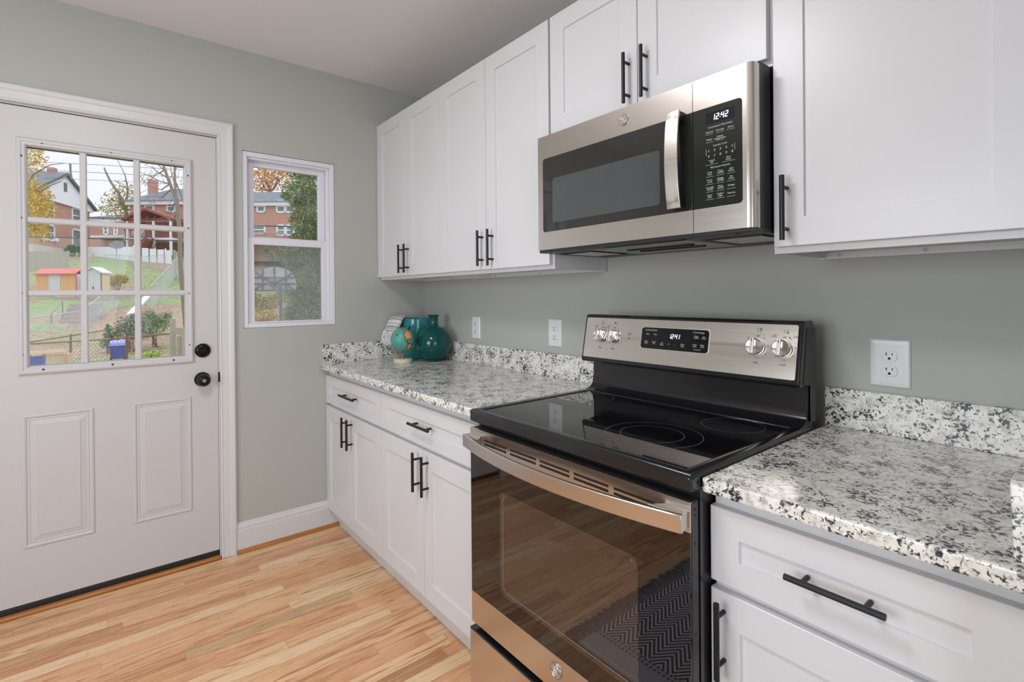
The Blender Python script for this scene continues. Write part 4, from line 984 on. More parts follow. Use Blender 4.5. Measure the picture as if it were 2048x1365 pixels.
for u in (1.75, 4.2, 5.8): b = MB(); hh.block(b, u, u + .18, -2.98, -2.80, 5.3, 8.5); b.build('post', M_WHITE, dk)
b = MB(); hh.block(b, 1.5, 6.1, -2.95, -.10, 6.75, 6.95); b.build('deck', M_WHITE, dk)
b = MB()
for i in range(20): hh.block(b, 1.6 + i * .23, 1.64 + i * .23, -2.9, -2.86, 6.95, 7.7)
hh.block(b, 1.5, 6.1, -2.93, -2.83, 7.66, 7.76); b.build('railing', M_REDBR, dk)
st = thing('porch_stairs', tuple(hh.p(3.4, -4.0, 4.6)), 'red-brown wooden stairs with lattice side descending from porch', 'stairs')
b = MB()
for i in range(11): hh.block(b, 3.0 + i * .13, 3.3 + i * .13, -4.2, -3.25, 4.5 + i * .22, 4.56 + i * .22)
b.beam(hh.p(2.9, -3.22, 4.4), hh.p(4.45, -3.22, 6.9), .06, .25); b.beam(hh.p(2.9, -4.22, 4.4), hh.p(4.45, -4.22, 6.9), .06, .25); b.build('steps', M_REDBR, st)
b = MB(); b.beam(hh.p(2.9, -4.25, 5.2), hh.p(4.4, -4.25, 7.7), .09, .12); b.beam(hh.p(2.9, -4.25, 4.3), hh.p(2.9, -4.25, 5.2), .09, .09); b.build('handrail', M_TAN, st)
b = MB()
for i in range(8): b.beam(hh.p(2.0 + i * .28, -3.18, 5.0), hh.p(2.8 + i * .28, -3.18, 6.6), .05, .05); b.beam(hh.p(2.8 + i * .28, -3.14, 5.0), hh.p(2.0 + i * .28, -3.14, 6.6), .05, .05)
b.build('lattice', M_REDBR, st)
rt, hh, k = front_house('brick_house', 'brick house with white trim seen through the small window', 440, 720, 50, 5.4, 10.75, 12.5, ((515, 533, 406, 431), (554, 573, 406, 432), (572, 591, 406, 432), (503, 533, 456, 474), (554, 573, 455, 478), (572, 591, 455, 478)), hip=1.0)
b = MB()
for i in range(30): hh.block(b, 1 + i * .2, 1.05 + i * .2, -1.5, -1.45, 6.6, 7.55)
hh.block(b, .8, 7.0, -1.53, -1.43, 7.5, 7.6); hh.block(b, .8, 7., -1.6, 0, 6.4, 6.6); b.build('deck_railing', M_GREYW, rt)

# ---- white fence and grey board fence at the top of the slope
def board_fence(name, label, pts, top, m, wdt=.18, gap=.02, posts=None, cat='fence'):
    """pts: (px, D) corners; top: heights of the top edge"""
    P_ = [ground_at(px, D) for px, D in pts]; rt = thing(name, tuple(P_[0]), label, cat)
    for i in range(len(P_) - 1):
        a, c = P_[i], P_[i + 1]; d = (c - a); d.z = 0; L = d.length; d /= L; n = max(1, int(L / (wdt + gap))); nb = Vector((-d.y, d.x, 0)); b = MB()
        for j in range(n):
            t = (j + .5) / n; q = a + d * (L * t); z0 = gz(q.x, q.y) - .1; z1 = top[i] + (top[i + 1] - top[i]) * t
            b.obox((q.x, q.y, (z0 + z1) / 2), d * (wdt / 2), nb * .012, UP * ((z1 - z0) / 2))
        b.build('board_panel', m, rt)
        for j in range(int(L / 2.4) + 1):
            q = a + d * min(L, j * 2.4); z1 = top[i] + (top[i + 1] - top[i]) * min(1, j * 2.4 / L); z0 = gz(q.x, q.y) - .2
            MB().obox((q.x, q.y, (z0 + z1 + .12) / 2), d * .06, nb * .06, UP * ((z1 + .12 - z0) / 2)).build('post', posts or m, rt)
    return rt
zt_ = lambda py, D: CZ + (600.5 - py) * D / FPX
board_fence('board_fence', 'long white board fence along the lawn below the brick houses', ((174, 44), (268, 44), (345, 45)), (zt_(496, 44), zt_(497, 44), zt_(505, 45)), M_WHITE, .5, .01)
board_fence('board_fence', 'weathered grey retaining boards below the white-gabled house', ((52, 37), (138, 38.5)), (zt_(504, 37), zt_(506, 38.5)), M_GREYW, .25, .01)
board_fence('board_fence', 'grey gate panel of boards at the upper right of the slope', ((350, 41), (364, 41)), (zt_(507, 41), zt_(507, 41)), M_GREYW, .2, .01)

# ---- chain link fences: rails, posts and a woven mesh of thin wires
def chain_fence(label, pts, m, hgt, nposts, pr=.028, wire=.006, pitch=.16):
    """pts: (px, py of the top rail, D)"""
    T_ = [at(px, py, D=D) for px, py, D in pts]; rt = thing('chain_link_fence', (T_[0].x, T_[0].y, gz(T_[0].x, T_[0].y)), label, 'fence', 'chain link fences')
    MB().tube(T_, pr * .8, 8).build('top_rail', m, rt)
    tot = sum((T_[i + 1] - T_[i]).length for i in range(len(T_) - 1))
    def along(s):
        for i in range(len(T_) - 1):
            l = (T_[i + 1] - T_[i]).length
            if s <= l or i == len(T_) - 2: return T_[i] + (T_[i + 1] - T_[i]) * min(1, s / l)
            s -= l
    for j in range(nposts):
        q = along(tot * j / (nposts - 1)); zb_ = min(gz(q.x, q.y), q.z - hgt) - .05
        b = MB().cyl((q.x, q.y, zb_), (q.x, q.y, q.z + .06), pr, n=10); b.build('post', m, rt)
    b = MB(); nn = int(tot / pitch)
    for j in range(-int(hgt / pitch), nn):
        for sg in (1, -1):
            s0 = j * pitch; s1 = s0 + hgt
            lo_s, hi_s = max(0, s0), min(tot, s1)
            if hi_s - lo_s < .05: continue
            za = (lo_s - s0) / hgt; zb2 = (hi_s - s0) / hgt
            if sg < 0: za, zb2 = 1 - za, 1 - zb2
            k_ = max(1, int((hi_s - lo_s) / 1.2))
            for i in range(k_):
                t0, t1 = i / k_, (i + 1) / k_
                A = along(lo_s + (hi_s - lo_s) * t0); B = along(lo_s + (hi_s - lo_s) * t1)
                b.beam(A - UP * hgt * (1 - (za + (zb2 - za) * t0)), B - UP * hgt * (1 - (za + (zb2 - za) * t1)), wire, wire)
    b.build('wire_mesh', m, rt)
chain_fence('galvanised chain link fence crossing the lower slope before the concrete steps', ((36, 640, 22), (165, 622, 22)), M_GALV, 1.2, 3)
chain_fence('galvanised chain link fence climbing the slope behind the steps', ((168, 618, 23), (205, 590, 27), (232, 583, 30), (290, 574, 33)), M_GALV, 1.2, 4)
chain_fence('galvanised chain link fence climbing towards the grey gate at right', ((300, 574, 29), (322, 552, 33), (364, 505, 40)), M_GALV, 1.3, 4)
chain_fence('galvanised chain link fence in front of the white board fence', ((208, 510, 42.5), (290, 513, 42.5), (330, 510, 42.5)), M_GALV, 1.5, 5)
chain_fence('rusty chain link fence nearest the house, behind the blue bin', ((40, 689, 15.2), (152, 683, 15), (266, 675, 15), (345, 667, 14.6)), M_RUST, 1.05, 4, .030, .005, .12)
chain_fence('rusty chain link fence rising behind the nearer rusty one', ((40, 688, 19), (190, 664, 19), (235, 657, 20)), M_RUST, 1.0, 3, .032, .005, .14)

# ---- sheds
def shed(label, pxl, pxr, D, z0, z1, zr, panels, roofm, depth=2.2, gable=False, name='garden_shed', side=None):
    l = at(pxl, 600, D=D); r = at(pxr, 600, D=D); rt = thing(name, (l.x, l.y, z0), label, 'shed', 'garden sheds')
    hh = House(rt, (l.x, l.y, 0), (r.x - l.x, r.y - l.y)); hh.b = -hh.b if hh.b.dot(Vector((_D.x, _D.y, 0))) < 0 else hh.b
    w_ = (r - l).xy.length
    b = MB(); hh.block(b, 0, w_, .03, depth, z0, z1); b.build('shed_walls', side or panels[0][2], rt)
    for f0, f1, m, nm in panels:
        b = MB(); hh.block(b, w_ * f0 + .01, w_ * f1 - .01, 0, .04, z0, z1)
        for i in range(int(w_ * (f1 - f0) / .16)): hh.block(b, w_ * f0 + .05 + i * .16, w_ * f0 + .09 + i * .16, -.015, .01, z0 + .02, z1 - .02)
        b.build(nm, m, rt)
    b = MB()
    if gable: b.prism([(-.1, z1), (w_ / 2, zr), (w_ + .1, z1), (w_ + .1, z1 + .07), (w_ / 2, zr + .08), (-.1, z1 + .07)], lambda u, v, d: hh.p(u, d, v), -.12, depth + .1); b.prism([(0, z1 - .02), (w_, z1 - .02), (w_ / 2, zr)], lambda u, v, d: hh.p(u, d, v), .0, .05)
    else:
        b.prism([(-.15, z1 - .03), (depth / 2, zr), (depth + .15, z1 - .03), (depth + .15, z1 + .04), (depth / 2, zr + .07), (-.15, z1 + .04)], lambda u, v, d: hh.p(d, u, v), -.05, w_ + .05)
    b.build('roof', roofm, rt); return rt, hh, w_
D_ = 33.5; zs0 = CZ + (601.5 - 598) * D_ / FPX; zs1 = CZ + (601.5 - 551) * D_ / FPX; zsr = CZ + (601.5 - 543) * (D_ + 1.1) / FPX
rt, hh, w_ = shed('orange and white metal garden shed with coral red roof', 72, 153, D_, zs0, zs1, zsr, ((0, .31, M_ORANGE, 'side_panel'), (.31, .60, M_SHEDW, 'sliding_door'), (.60, .985, M_ORANGE, 'side_panel')), M_REDROOF, depth=.9, side=M_SHEDW)
b = MB(); hh.block(b, w_ * .985, w_ * 1.005, -.03, .05, zs0, zs1); b.build('red_corner_strip', M_REDROOF, rt)
rt, hh, w_ = shed('small pale grey shed with double doors beside the orange shed', 169, 204, D_, zs0 + .05, zs1 + .02, zsr + .05, ((0, .93, M_SHEDW, 'double_door'),), M_SHEDW, gable=True, depth=.7, side=M_SHEDY)
b = MB(); hh.block(b, w_ * .93, w_ * 1.0, -.02, .03, zs0, zs1); b.build('door_post', M_BARK, rt)
b = MB(); hh.block(b, w_ * .50, w_ * .54, -.06, .0, zs0 + .55, zs0 + .72); b.build('padlock', M_CABLE, rt)
b = MB(); l = at(66, 600, D=D_); r = at(175, 600, D=D_); hh = House(None, (l.x, l.y, 0), (r.x - l.x, r.y - l.y)); hh.b = -hh.b if hh.b.dot(Vector((_D.x, _D.y, 0))) < 0 else hh.b
hh.block(b, 0, (r - l).length * 1.35, -.35, 1.2, zs0 - .34, zs0 - .004)
tag(b.build('shed_platform', M_CONC), 'concrete slab platform the two sheds stand on', 'platform')

# ---- wooden ramp rails above the sheds
rt = thing('stair_rail', tuple(ground_at(150, 39)), 'pair of pale wooden stair rails going up the bank above the sheds', 'railing')
for px0, py0, px1, py1, D in ((143, 541, 189, 506, 40.5), (170, 545, 189, 524, 40.3)): MB().beam(at(px0, py0, D=D), at(px1, py1, D=D + 1.5), .16, .16).build('rail', M_TAN, rt)
for px, py in ((153, 505), (186, 506)): q = at(px, py, D=41.5); MB().cyl((q.x, q.y, gz(q.x, q.y) - .1), (q.x, q.y, q.z), .07, n=8).build('post', M_GREYW, rt)

# ---- concrete steps with a thin pipe handrail
rt = thing('concrete_steps', tuple(ground_at(135, 25)), 'five weathered concrete steps below the sheds with thin handrail', 'stairs')
for i in range(6):
    py = 650 - i * 8.2; D = 24.2 + i * .42; off = i * 5.5
    a = at(112 + off, py, D=D); c = at(158 + off, py - 1, D=D); d = (c - a); d.z = 0; L = d.length; d /= L; nb = Vector((-d.y, d.x, 0)); nb = -nb if nb.dot(Vector((_D.x, _D.y, 0))) < 0 else nb
    m_ = (a + c) / 2 + nb * .3; MB().obox((m_.x, m_.y, m_.z - .10), d * (L / 2), nb * .32, UP * .10).build('step', M_CONC, rt)
b = MB(); A = at(103, 628, D=24.3); B = at(125, 604, D=25.5); b.cyl(A - UP * .9, A, .02, n=8).cyl(B - UP * .75, B, .02, n=8).tube([A, B], .02, 8); b.build('handrail', M_DKPOLE, rt)

# ---- blue bin, crate bench, blue tub, pickets
q = at(236.5, 700, D=15.8); zg = gz(q.x, q.y)
rt = thing('recycling_bin', (q.x, q.y, zg), 'blue wheeled recycling bin on the grass before the rusty fence', 'bin')
hw = .235; zl = at(236, 689.5, D=15.8).z
by = Vector((q.x - CX, q.y - CY, 0)).normalized(); bx = Vector((by.y, -by.x, 0)); qq = Vector((q.x, q.y, 0))
b = MB(); lo_ = [qq + bx * (i * hw * .76) + by * (j * hw * .7) + UP * (zg + .10) for i, j in ((-1, -1), (1, -1), (1, 1), (-1, 1))]; hi_ = [qq + bx * (i * hw * .93) + by * (j * hw) + UP * (zl - .03) for i, j in ((-1, -1), (1, -1), (1, 1), (-1, 1))]
b.add(lo_ + hi_, [(0, 1, 5, 4), (1, 2, 6, 5), (2, 3, 7, 6), (3, 0, 4, 7), (0, 3, 2, 1), (4, 5, 6, 7)]); b.build('bin_body', M_BLUE, rt, bevel=.02)
b = MB(); lo_ = [qq + bx * (i * hw) + by * (j * hw * 1.1) + UP * (zl - .03) for i, j in ((-1, -1), (1, -1), (1, 1), (-1, 1))]; hi_ = [qq + bx * (i * hw * .85) + by * (j * hw * .9) + UP * (zl + .07 + .06 * (j + 1) / 2) for i, j in ((-1, -1), (1, -1), (1, 1), (-1, 1))]
b.add(lo_ + hi_, [(0, 1, 5, 4), (1, 2, 6, 5), (2, 3, 7, 6), (3, 0, 4, 7), (0, 3, 2, 1), (4, 5, 6, 7)]); b.build('bin_lid', M_BLUEL, rt, bevel=.015)
for i in (-1, 1): c = qq + bx * (i * hw * .75) + by * .12 + UP * (zg + .10); MB().cyl(c - bx * .03, c + bx * .03, .10, n=14).build('wheel', M_CABLE, rt)
def plank_set(rt, items, m):
    for nm, p0, p1, w_, t_ in items: MB().beam(p0, p1, w_, t_).build(nm, m, rt)
D = 8.6; q0 = ground_at(100, D)
rt = thing('crate_bench', tuple(q0), 'pale wooden pallet bench at the lower left of the door panes', 'bench')
items = []
for i in range(3): items.append(('seat_board', at(58 - i * 2, 710.0 - i * 2.3, D=D + i * .12), at(131 - i * 2, 703.8 - i * 2.0, D=D + i * .12), .10, .025))
items.append(('apron', at(58, 718, D=D), at(131, 712, D=D), .03, .07)); items.append(('apron', at(58, 727, D=D), at(138, 720.5, D=D), .03, .06))
plank_set(rt, items, M_TAN)
for px, w_ in ((131, .05), (140, .07), (88, .05), (60, .05)): p = at(px, 707, D=D); MB().beam((p.x, p.y, gz(p.x, p.y)), p, w_, w_).build('leg', M_TAN, rt)
q = at(72, 720, D=8.0); zg = gz(q.x, q.y); zr_ = at(72, 714, D=8.0).z
rt = thing('blue_tub', (q.x, q.y, zg), 'blue open tub filled with dark odds and ends beside the bench', 'tub')
MB().lathe([(0, 0), (.085, 0), (.115, zr_ - zg - .02), (.128, zr_ - zg), (.120, zr_ - zg), (.108, zr_ - zg - .05), (0, zr_ - zg - .06)], (q.x, q.y, zg), n=24).build('tub_body', M_BLUE, rt, smooth=True)
b = MB(); rnd = random.Random(8)
for i in range(14): c = Vector((q.x + rnd.uniform(-.07, .07), q.y + rnd.uniform(-.07, .07), zr_ - .035 + rnd.uniform(0, .03))); b.obox(c, (rnd.uniform(.01, .05), rnd.uniform(-.02, .02), .01), (0, .012, .004), (.0, .0, .008))
b.build('contents', M_CABLE, rt)
rt = thing('picket_gate', tuple(ground_at(350, 11)), 'weathered grey gate post and pickets at the lower right of the door panes', 'gate')
for px, py, w_, nm in ((345, 638, .11, 'gate_post'), (358, 673, .09, 'picket'), (367, 655, .08, 'picket')):
    p = at(px, py, D=11); MB().beam((p.x, p.y, gz(p.x, p.y)), p, w_, .05).build(nm, M_GREYW, rt)
MB().beam(at(350, 664, D=11.02), at(368, 661, D=11.02), .04, .14).build('rail', M_GREYW, rt)
rt = thing('white_ladder', tuple(ground_at(262, 20)), 'white ladder lying up the leafy slope behind the grey shrub', 'ladder')
for dx in (0, 7): MB().beam(at(256 + dx, 630 - dx * .2, D=20), at(291 + dx * .9, 594, D=22), .10, .07).build('side_rail', M_WHITE, rt)
for i in range(7): t = i / 7; MB().beam(at(256 + 35 * t, 630 - 36 * t, D=20 + 2 * t), at(263 + 34 * t, 629 - 35 * t, D=20 + 2 * t), .05, .04).build('rung', M_WHITE, rt)

# ---- satellite dish on its pole
q = at(233, 493, D=37); rt = thing('satellite_dish', (q.x, q.y, gz(q.x, q.y)), 'grey oval satellite dish on a thin pole before the white fence', 'satellite dish')
nd = (Vector((CX, CY, CZ)) - q).normalized() * .55 + UP * .75
MB().lathe([(0, 0), (.25, .03), (.46, .10), (.46, .12), (.25, .05), (0, .02)], q, nd, 28).build('dish', M_DISH, rt, smooth=True)
MB().cyl((q.x, q.y, gz(q.x, q.y) - .1), q, .035, n=8).build('pole', M_GALV, rt)
MB().tube([q + nd * .03, q + nd.normalized() * .5 - UP * .1], .02, 6).build('feed_arm', M_GALV, rt)

# ---- basketball hoop seen through the small window
q = at(561, 570, D=12.6); bx = (CAMR * .97 + Vector((_D.x, _D.y, 0)) * .25).normalized(); bx.z = 0; bx.normalize(); nb = Vector((-bx.y, bx.x, 0)); nb = nb if nb.dot(_D) > 0 else -nb
rt = thing('basketball_hoop', (q.x, q.y, gz(q.x, q.y)), 'grey basketball hoop with fan-shaped backboard beyond the small window', 'basketball hoop')
MB().cyl((q.x, q.y, gz(q.x, q.y) - .1), (q.x, q.y, at(561, 572, D=12.6).z), .042, n=12).build('pole', M_DKPOLE, rt)
bc = at(549, 583, D=13.1); fnb = lambda u, v, d: bc + bx * u + UP * v + nb * d
pts = [(-.52, 0), (.50, 0), (.54, .16), (.50, .34), (.40, .50), (.24, .60), (0, .64), (-.24, .60), (-.40, .50), (-.50, .34), (-.56, .16)]
bb = MB().prism(pts, fnb, 0, .03).build('backboard', M_POLY, rt)
b = MB()
for a0, a1 in (((-.5, .02), (.5, .02)), ((-.54, .2), (.54, .2)), ((-.50, .36), (.50, .36)), ((-.28, .02), (-.28, .58)), ((.28, .02), (.28, .58)), ((0, .02), (0, .63)), ((-.28, .2), (-.5, .02)), ((.28, .2), (.5, .02)), ((-.28, .36), (0, .2)), ((.28, .36), (0, .2)), ((-.28, .36), (-.42, .48)), ((.28, .36), (.42, .48))): b.beam(fnb(*a0, -.02), fnb(*a1, -.02), .035, .03)
b.build('frame_bars', M_DKPOLE, bb)
for s in (-.08, .10): MB().beam(fnb(s, .18, -.02), Vector((q.x, q.y, bc.z - .12)), .05, .05).build('arm', M_DKPOLE, rt)
rc = bc + nb * .40 - UP * .17 - bx * .12; b = MB(); b.tube([rc + (bx * math.cos(t * .2618) + nb * math.sin(t * .2618)) * .23 for t in range(25)], .012, 6); b.build('rim', M_REDBR, rt)

# ---- power lines
for label, pts, r in (('thick dark power cable crossing low before the brick houses', ((20, 473, 27), (180, 477, 27.5), (375, 482, 28), (460, 484, 28)), .034),
                      ('dark double power cable at the height of the upper glazing bar', ((150, 434, 27), (262, 438, 27.5), (375, 440, 28), (480, 443, 28)), .028),
                      ('grey cable crossing the brick house in the small window', ((490, 451.5, 25), (570, 453, 25), (660, 455, 25)), .034),
                      ('thin topmost wire across the sky in the door panes', ((20, 322, 26), (180, 329, 26), (300, 336, 27), (400, 342, 28)), .012),
                      ('thin middle wire across the sky in the door panes', ((20, 338, 26), (180, 345, 26), (300, 351, 27), (400, 357, 28)), .012),
                      ('thin lower wire across the sky in the door panes', ((90, 356, 26), (180, 360, 26), (300, 366, 27), (400, 371, 28)), .010)):
    b = MB().tube([at(px, py, D=D) for px, py, D in pts], r, 6); tag(b.build('power_line', M_CABLE), label, 'cable', 'power lines')
b = MB().tube([at(140.5, 328, D=25.8), at(141, 344, D=25.8), at(143.5, 359, D=25.8)], .045, 8); tag(b.build('line_fuse', M_BARK), 'short dark fuse hanging between the wires above the left house', 'fuse')

# ---- trees and shrubs: trunk, limbs and separate leaf blades
def tree(name, label, cat, base, limbs, clumps, leaf, nleaf, size, seed, group=None, narrow=1.0):
    rt = thing(name, tuple(base), label, cat, group); rnd = random.Random(seed)
    if limbs:
        b = MB()
        for pts, r0, r1 in limbs: n_ = len(pts); b.tube(pts, [r0 + (r1 - r0) * i / (n_ - 1) for i in range(n_)], 6)
        b.build('trunk', M_BARK, rt, smooth=True)
    if clumps:
        b = MB(); tot = sum(c[1] ** 2 for c in clumps)
        for c, r, sq in [(c[0], c[1], c[2] if len(c) > 2 else 1.) for c in clumps]:
            for _ in range(int(nleaf * r * r / tot)):
                d = Vector((rnd.gauss(0, 1), rnd.gauss(0, 1), rnd.gauss(0, 1))).normalized(); p = c + Vector((d.x, d.y, d.z * sq)) * (r * rnd.random() ** .45)
                a = Vector((rnd.gauss(0, 1), rnd.gauss(0, 1), rnd.gauss(0, 1))).normalized(); e = a.orthogonal().normalized(); s = size * rnd.uniform(.6, 1.3)
                b.add([p - a * s, p + e * s * .45 * narrow, p + a * s, p - e * s * .45 * narrow], [(0, 1, 2, 3)])
        b.build('leaves', leaf, rt, recalc=False)
    return rt
def wander(p0, p1, n, amp, rnd): return [p0 + (p1 - p0) * (i / n) + Vector((rnd.uniform(-amp, amp), rnd.uniform(-amp, amp), rnd.uniform(-amp, amp) * .5)) * (0 if i in (0, n) else 1) for i in range(n + 1)]
rnd = random.Random(11)
# yellow tree at the left edge
D = 30; g0 = ground_at(30, D)
cl = [(at(px, py, D=D + dz), r) for px, py, dz, r in ((60, 385, 0, 1.0), (72, 415, -.5, 1.0), (58, 440, .3, 1.1), (84, 395, .5, .7), (88, 425, 0, .65), (66, 330, 0, .7), (76, 312, .4, .5), (60, 300, 0, .6), (96, 440, 0, .5), (70, 460, .4, .8), (40, 400, 0, 1.5), (85, 470, 0, .5))]
tree('maple_tree', 'tree with bright yellow autumn leaves at left edge of door panes', 'tree', g0, [(wander(g0, at(40, 330, D=D), 5, .2, rnd), .22, .05), ([at(44, 372, D=D), at(80, 384, D=D), at(104, 370, D=D), at(124, 362, D=D)], .05, .02), ([at(40, 400, D=D), at(66, 350, D=D), at(100, 330, D=D), at(128, 327, D=D)], .05, .015)], cl, M_LYEL, 2600, .105, 1, 'trees in the yard')
# sparse yellow-green tree between the houses with one bare limb
D = 54; g0 = ground_at(258, D)
cl = [(at(px, py, D=D), r, .8) for px, py, r in ((248, 375, 1.2), (236, 396, 1.5), (222, 410, 1.3), (250, 405, 1.6), (258, 385, 1.2), (240, 424, 1.6), (255, 432, 1.5), (215, 425, 1.0), (264, 420, 1.4), (245, 440, 1.2), (228, 385, .6))]
lim = [(wander(g0, at(252, 400, D=D), 4, .2, rnd),   .20, .14), ([at(252, 420, D=D), at(236, 385, D=D), at(222, 365, D=D), at(212, 345, D=D), at(208, 335, D=D)], .17, .06), ([at(252, 410, D=D), at(256, 380, D=D), at(250, 350, D=D), at(235, 320, D=D)], .10, .03)]
for px, py in ((200, 400), (205, 420), (228, 372), (262, 370), (270, 395), (215, 390)): lim.append((wander(at(248, 418, D=D), at(px, py, D=D), 4, .3, rnd), .07, .02))
tree('autumn_tree', 'sparse yellow-green tree with a bare limb between the brick houses', 'tree', g0, lim, cl, M_LYG, 1100, .14, 2, 'trees in the yard')
# bare tree at the right
D = 24; g0 = ground_at(372, D); lim = [(wander(g0, at(353, 400, D=D), 4, .05, rnd), .11, .09), ([at(353, 400, D=D), at(340, 368, D=D), at(330, 340, D=D), at(322, 315, D=D), at(318, 295, D=D)], .08, .04), ([at(352, 395, D=D), at(350, 360, D=D), at(349, 330, D=D), at(346, 300, D=D)], .06, .03)]
for p in (((340, 368), (318, 362), (300, 352), (282, 345), (262, 330)), ((332, 345), (312, 325), (298, 318)), ((350, 370), (342, 345), (337, 310)), ((350, 362), (362, 390), (366, 405)), ((344, 378), (325, 395), (305, 392), (288, 398)), ((352, 400), (340, 425), (318, 420), (298, 405)), ((355, 420), (345, 445), (325, 428)), ((336, 356), (316, 345), (305, 335), (290, 330)), ((358, 440), (366, 470), (372, 500)), ((330, 340), (310, 350), (290, 372)), ((350, 340), (358, 322), (366, 305)), ((340, 368), (322, 380), (296, 372), (270, 340))):
    lim.append(([at(x + rnd.uniform(-1, 1), y, D=D + i * .25) for i, (x, y) in enumerate(p)], .035, .008))
for i in range(46):
    x, y = rnd.uniform(270, 366), rnd.uniform(310, 430); a = rnd.uniform(-2.6, -.4); l = rnd.uniform(12, 30)
    lim.append(([at(x, y, D=D + .4), at(x + l * .5 * math.cos(a), y + l * .5 * math.sin(a) + 1, D=D + .4), at(x + l * math.cos(a), y + l * math.sin(a), D=D + .4)], .012, .005))
tree('bare_tree', 'bare grey tree with thin branches in front of tall brick house', 'tree', g0, lim, None, None, 0, 0, 3, 'trees in the yard')
# orange tree behind the house in the small window
D = 66; g0 = ground_at(540, D); cl = [(at(px, py, D=D), r, .8) for px, py, r in ((515, 345, 1.6), (535, 350, 2.0), (528, 365, 1.8), (550, 342, 1.6), (565, 355, 1.7), (510, 372, 1.4), (585, 345, 1.6), (600, 335, 1.5), (545, 370, 1.5), (520, 325, 1.5), (560, 325, 1.8), (490, 350, 1.8), (575, 370, 1.0))]
lim = [(wander(g0, at(540, 380, D=D), 3, .2, rnd), .35, .2)] + [(wander(at(540, 385, D=D), at(px, py, D=D), 4, .4, rnd), .14, .03) for px, py in ((512, 340), (528, 328), (548, 330), (568, 335), (588, 330), (506, 365))]
tree('autumn_tree', 'orange autumn tree rising above the roof in the small window', 'tree', g0, lim, cl, M_LORG, 1500, .20, 4, 'trees in the yard')
# big juniper at the right of the small window
D = 15.5; g0 = ground_at(612, D); cl = []
for px, py, r in ((610, 335, .45), (592, 345, .30), (630, 350, .45), (600, 372, .42), (580, 380, .25), (625, 385, .50), (572, 392, .2), (612, 410, .45), (590, 402, .25), (636, 430, .55), (618, 445, .45), (632, 470, .5), (610, 470, .35), (625, 500, .6), (600, 500, .50), (580, 505, .38), (566, 515, .3), (612, 530, .6), (590, 525, .4), (630, 555, .6), (606, 565, .55), (590, 590, .45), (622, 600, .6), (600, 622, .5), (585, 630, .4), (630, 640, .6), (600, 430, .3), (596, 455, .25), (612, 300, .5), (640, 320, .6), (545, 512, .22), (530, 500, .18), (585, 440, .15), (590, 475, .2)): cl.append((at(px, py, D=D + rnd.uniform(-.5, .5)), r, .75))
tree('juniper_tree', 'large dark evergreen at the right of the small window', 'tree', g0, [(wander(g0, at(622, 290, D=D), 6, .1, rnd), .07, .03)] + [(wander(at(620, py + 20, D=D), at(px, py, D=D), 3, .08, rnd), .03, .01) for px, py in ((575, 392), (590, 345), (600, 480), (566, 512), (600, 560), (640, 430))], cl, M_LEVG, 22000, .066, 5, 'trees in the yard', .45)
def shrub(name, label, px, py, D, r, sq, leaf, n, size, seed, narrow=1., stems=True, extra=()):
    c = at(px, py, D=D); g0 = Vector((c.x, c.y, gz(c.x, c.y))); rr = random.Random(seed)
    lim = [([g0 + Vector((rr.uniform(-.1, .1), rr.uniform(-.1, .1), 0)), c + Vector((rr.uniform(-r, r) * .6, rr.uniform(-r, r) * .6, r * .4 * sq))], .02, .006) for _ in range(7)]
    return tree(name, label, 'shrub', g0, lim, [(c, r, sq)] + [(at(x, y, D=D), q, sq) for x, y, q in extra], leaf, n, size, seed, 'shrubs in the yard', narrow)
shrub('conifer_shrub', 'small dark green conifer left of the grey-leaved shrub', 219, 672, 17.5, .20, 1.0, M_LDK, 900, .05, 21, .5, extra=((217, 658, .12), (216, 651, .06), (214, 686, .22)))
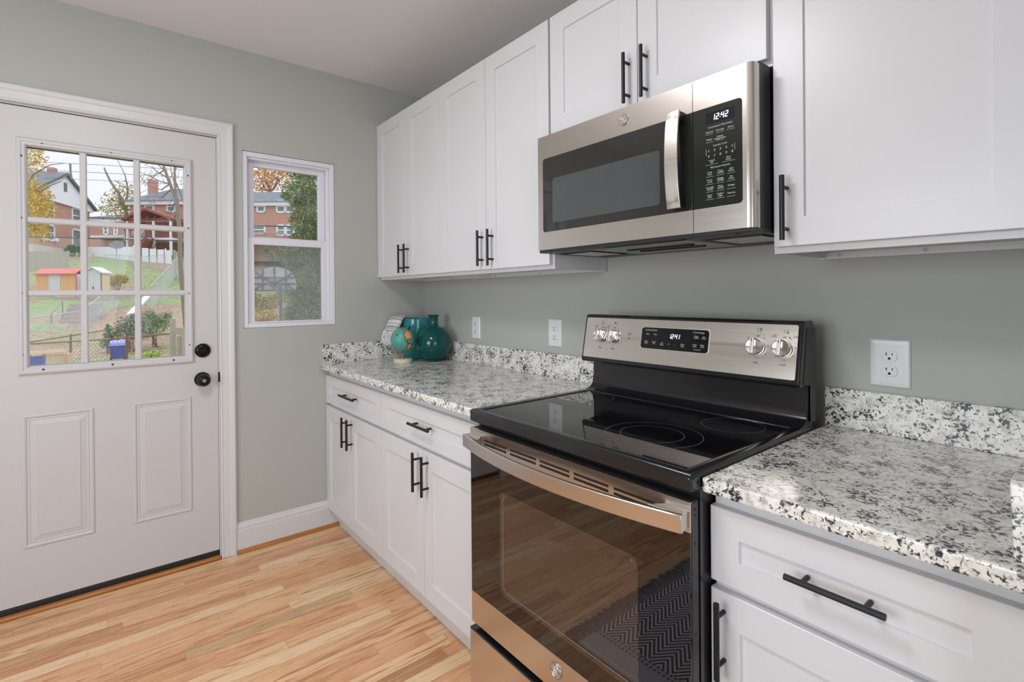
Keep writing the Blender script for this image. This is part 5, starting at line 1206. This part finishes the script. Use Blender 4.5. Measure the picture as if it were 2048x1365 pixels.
shrub('grey_leaved_shrub', 'grey-green leafy shrub behind the blue bin in the door panes', 262, 655, 18, .52, .85, M_LGRY, 1100, .085, 22, .5, extra=((285, 660, .38), (248, 662, .35), (268, 640, .3), (292, 668, .25)))
shrub('feathery_shrub', 'airy mid green bush right of the grey-leaved shrub', 310, 652, 19, .50, .9, M_LGRN, 1900, .06, 23, .3, extra=((325, 642, .35), (298, 632, .3), (335, 630, .18)))
shrub('low_yellow_shrub', 'low bright yellow-green plant near the house, left of gate post', 303, 711, 12.5, .19, .6, M_LBRT, 600, .04, 24, 1, extra=((290, 714, .12), (316, 714, .12)))
shrub('ivy_shrub', 'dark ivy clump at the foot of the white-gabled house', 150, 498, 43, .60, .6, M_LDK, 700, .12, 25, 1, extra=((140, 500, .4), (158, 502, .4)))
shrub('slope_shrub', 'brownish olive bush on the lawn right of the sheds', 234, 560, 36, .70, .6, M_LYG, 800, .10, 26, .5, extra=((228, 568, .4), (243, 556, .5)))
shrub('autumn_shrub', 'yellow leafy undergrowth below the basketball hoop', 525, 640, 18, .55, .7, M_LYEL, 800, .07, 27, 1, extra=((540, 632, .35), (512, 650, .4), (575, 645, .4)))
shrub('slope_shrub', 'olive bush behind the basketball pole', 530, 612, 21, .55, .7, M_LYG, 800, .07, 28, 1, extra=((512, 600, .4), (548, 600, .4)))

# fallen leaves over the slope
b = MB(); rnd = random.Random(41)
for _ in range(5200):
    x = -rnd.uniform(12, 44); t = rnd.random(); y0 = CY + (x - CX) * .10; y = y0 + rnd.uniform(-3.5, 18) * (abs(x) / 30)
    if mnoise.noise(Vector((x * .3, y * .3, 5))) < -.05: continue
    z = gz(x, y) + .03; s_ = rnd.uniform(.04, .085); a = rnd.uniform(0, 6.28); c_, d_ = math.cos(a) * s_, math.sin(a) * s_
    b.add([(x - c_, y - d_, z), (x + d_ * .6, y - c_ * .6, z + .02), (x + c_, y + d_, z + rnd.uniform(0, .03)), (x - d_ * .6, y + c_ * .6, z + .01)], [(0, 1, 2, 3)])
M_LITTER = leafm('fallen_leaves', (.30, .17, .09), (.70, .52, .32))
fl_ = b.build('fallen_leaves', M_LITTER, g_o, recalc=False); fl_['kind'] = 'stuff'
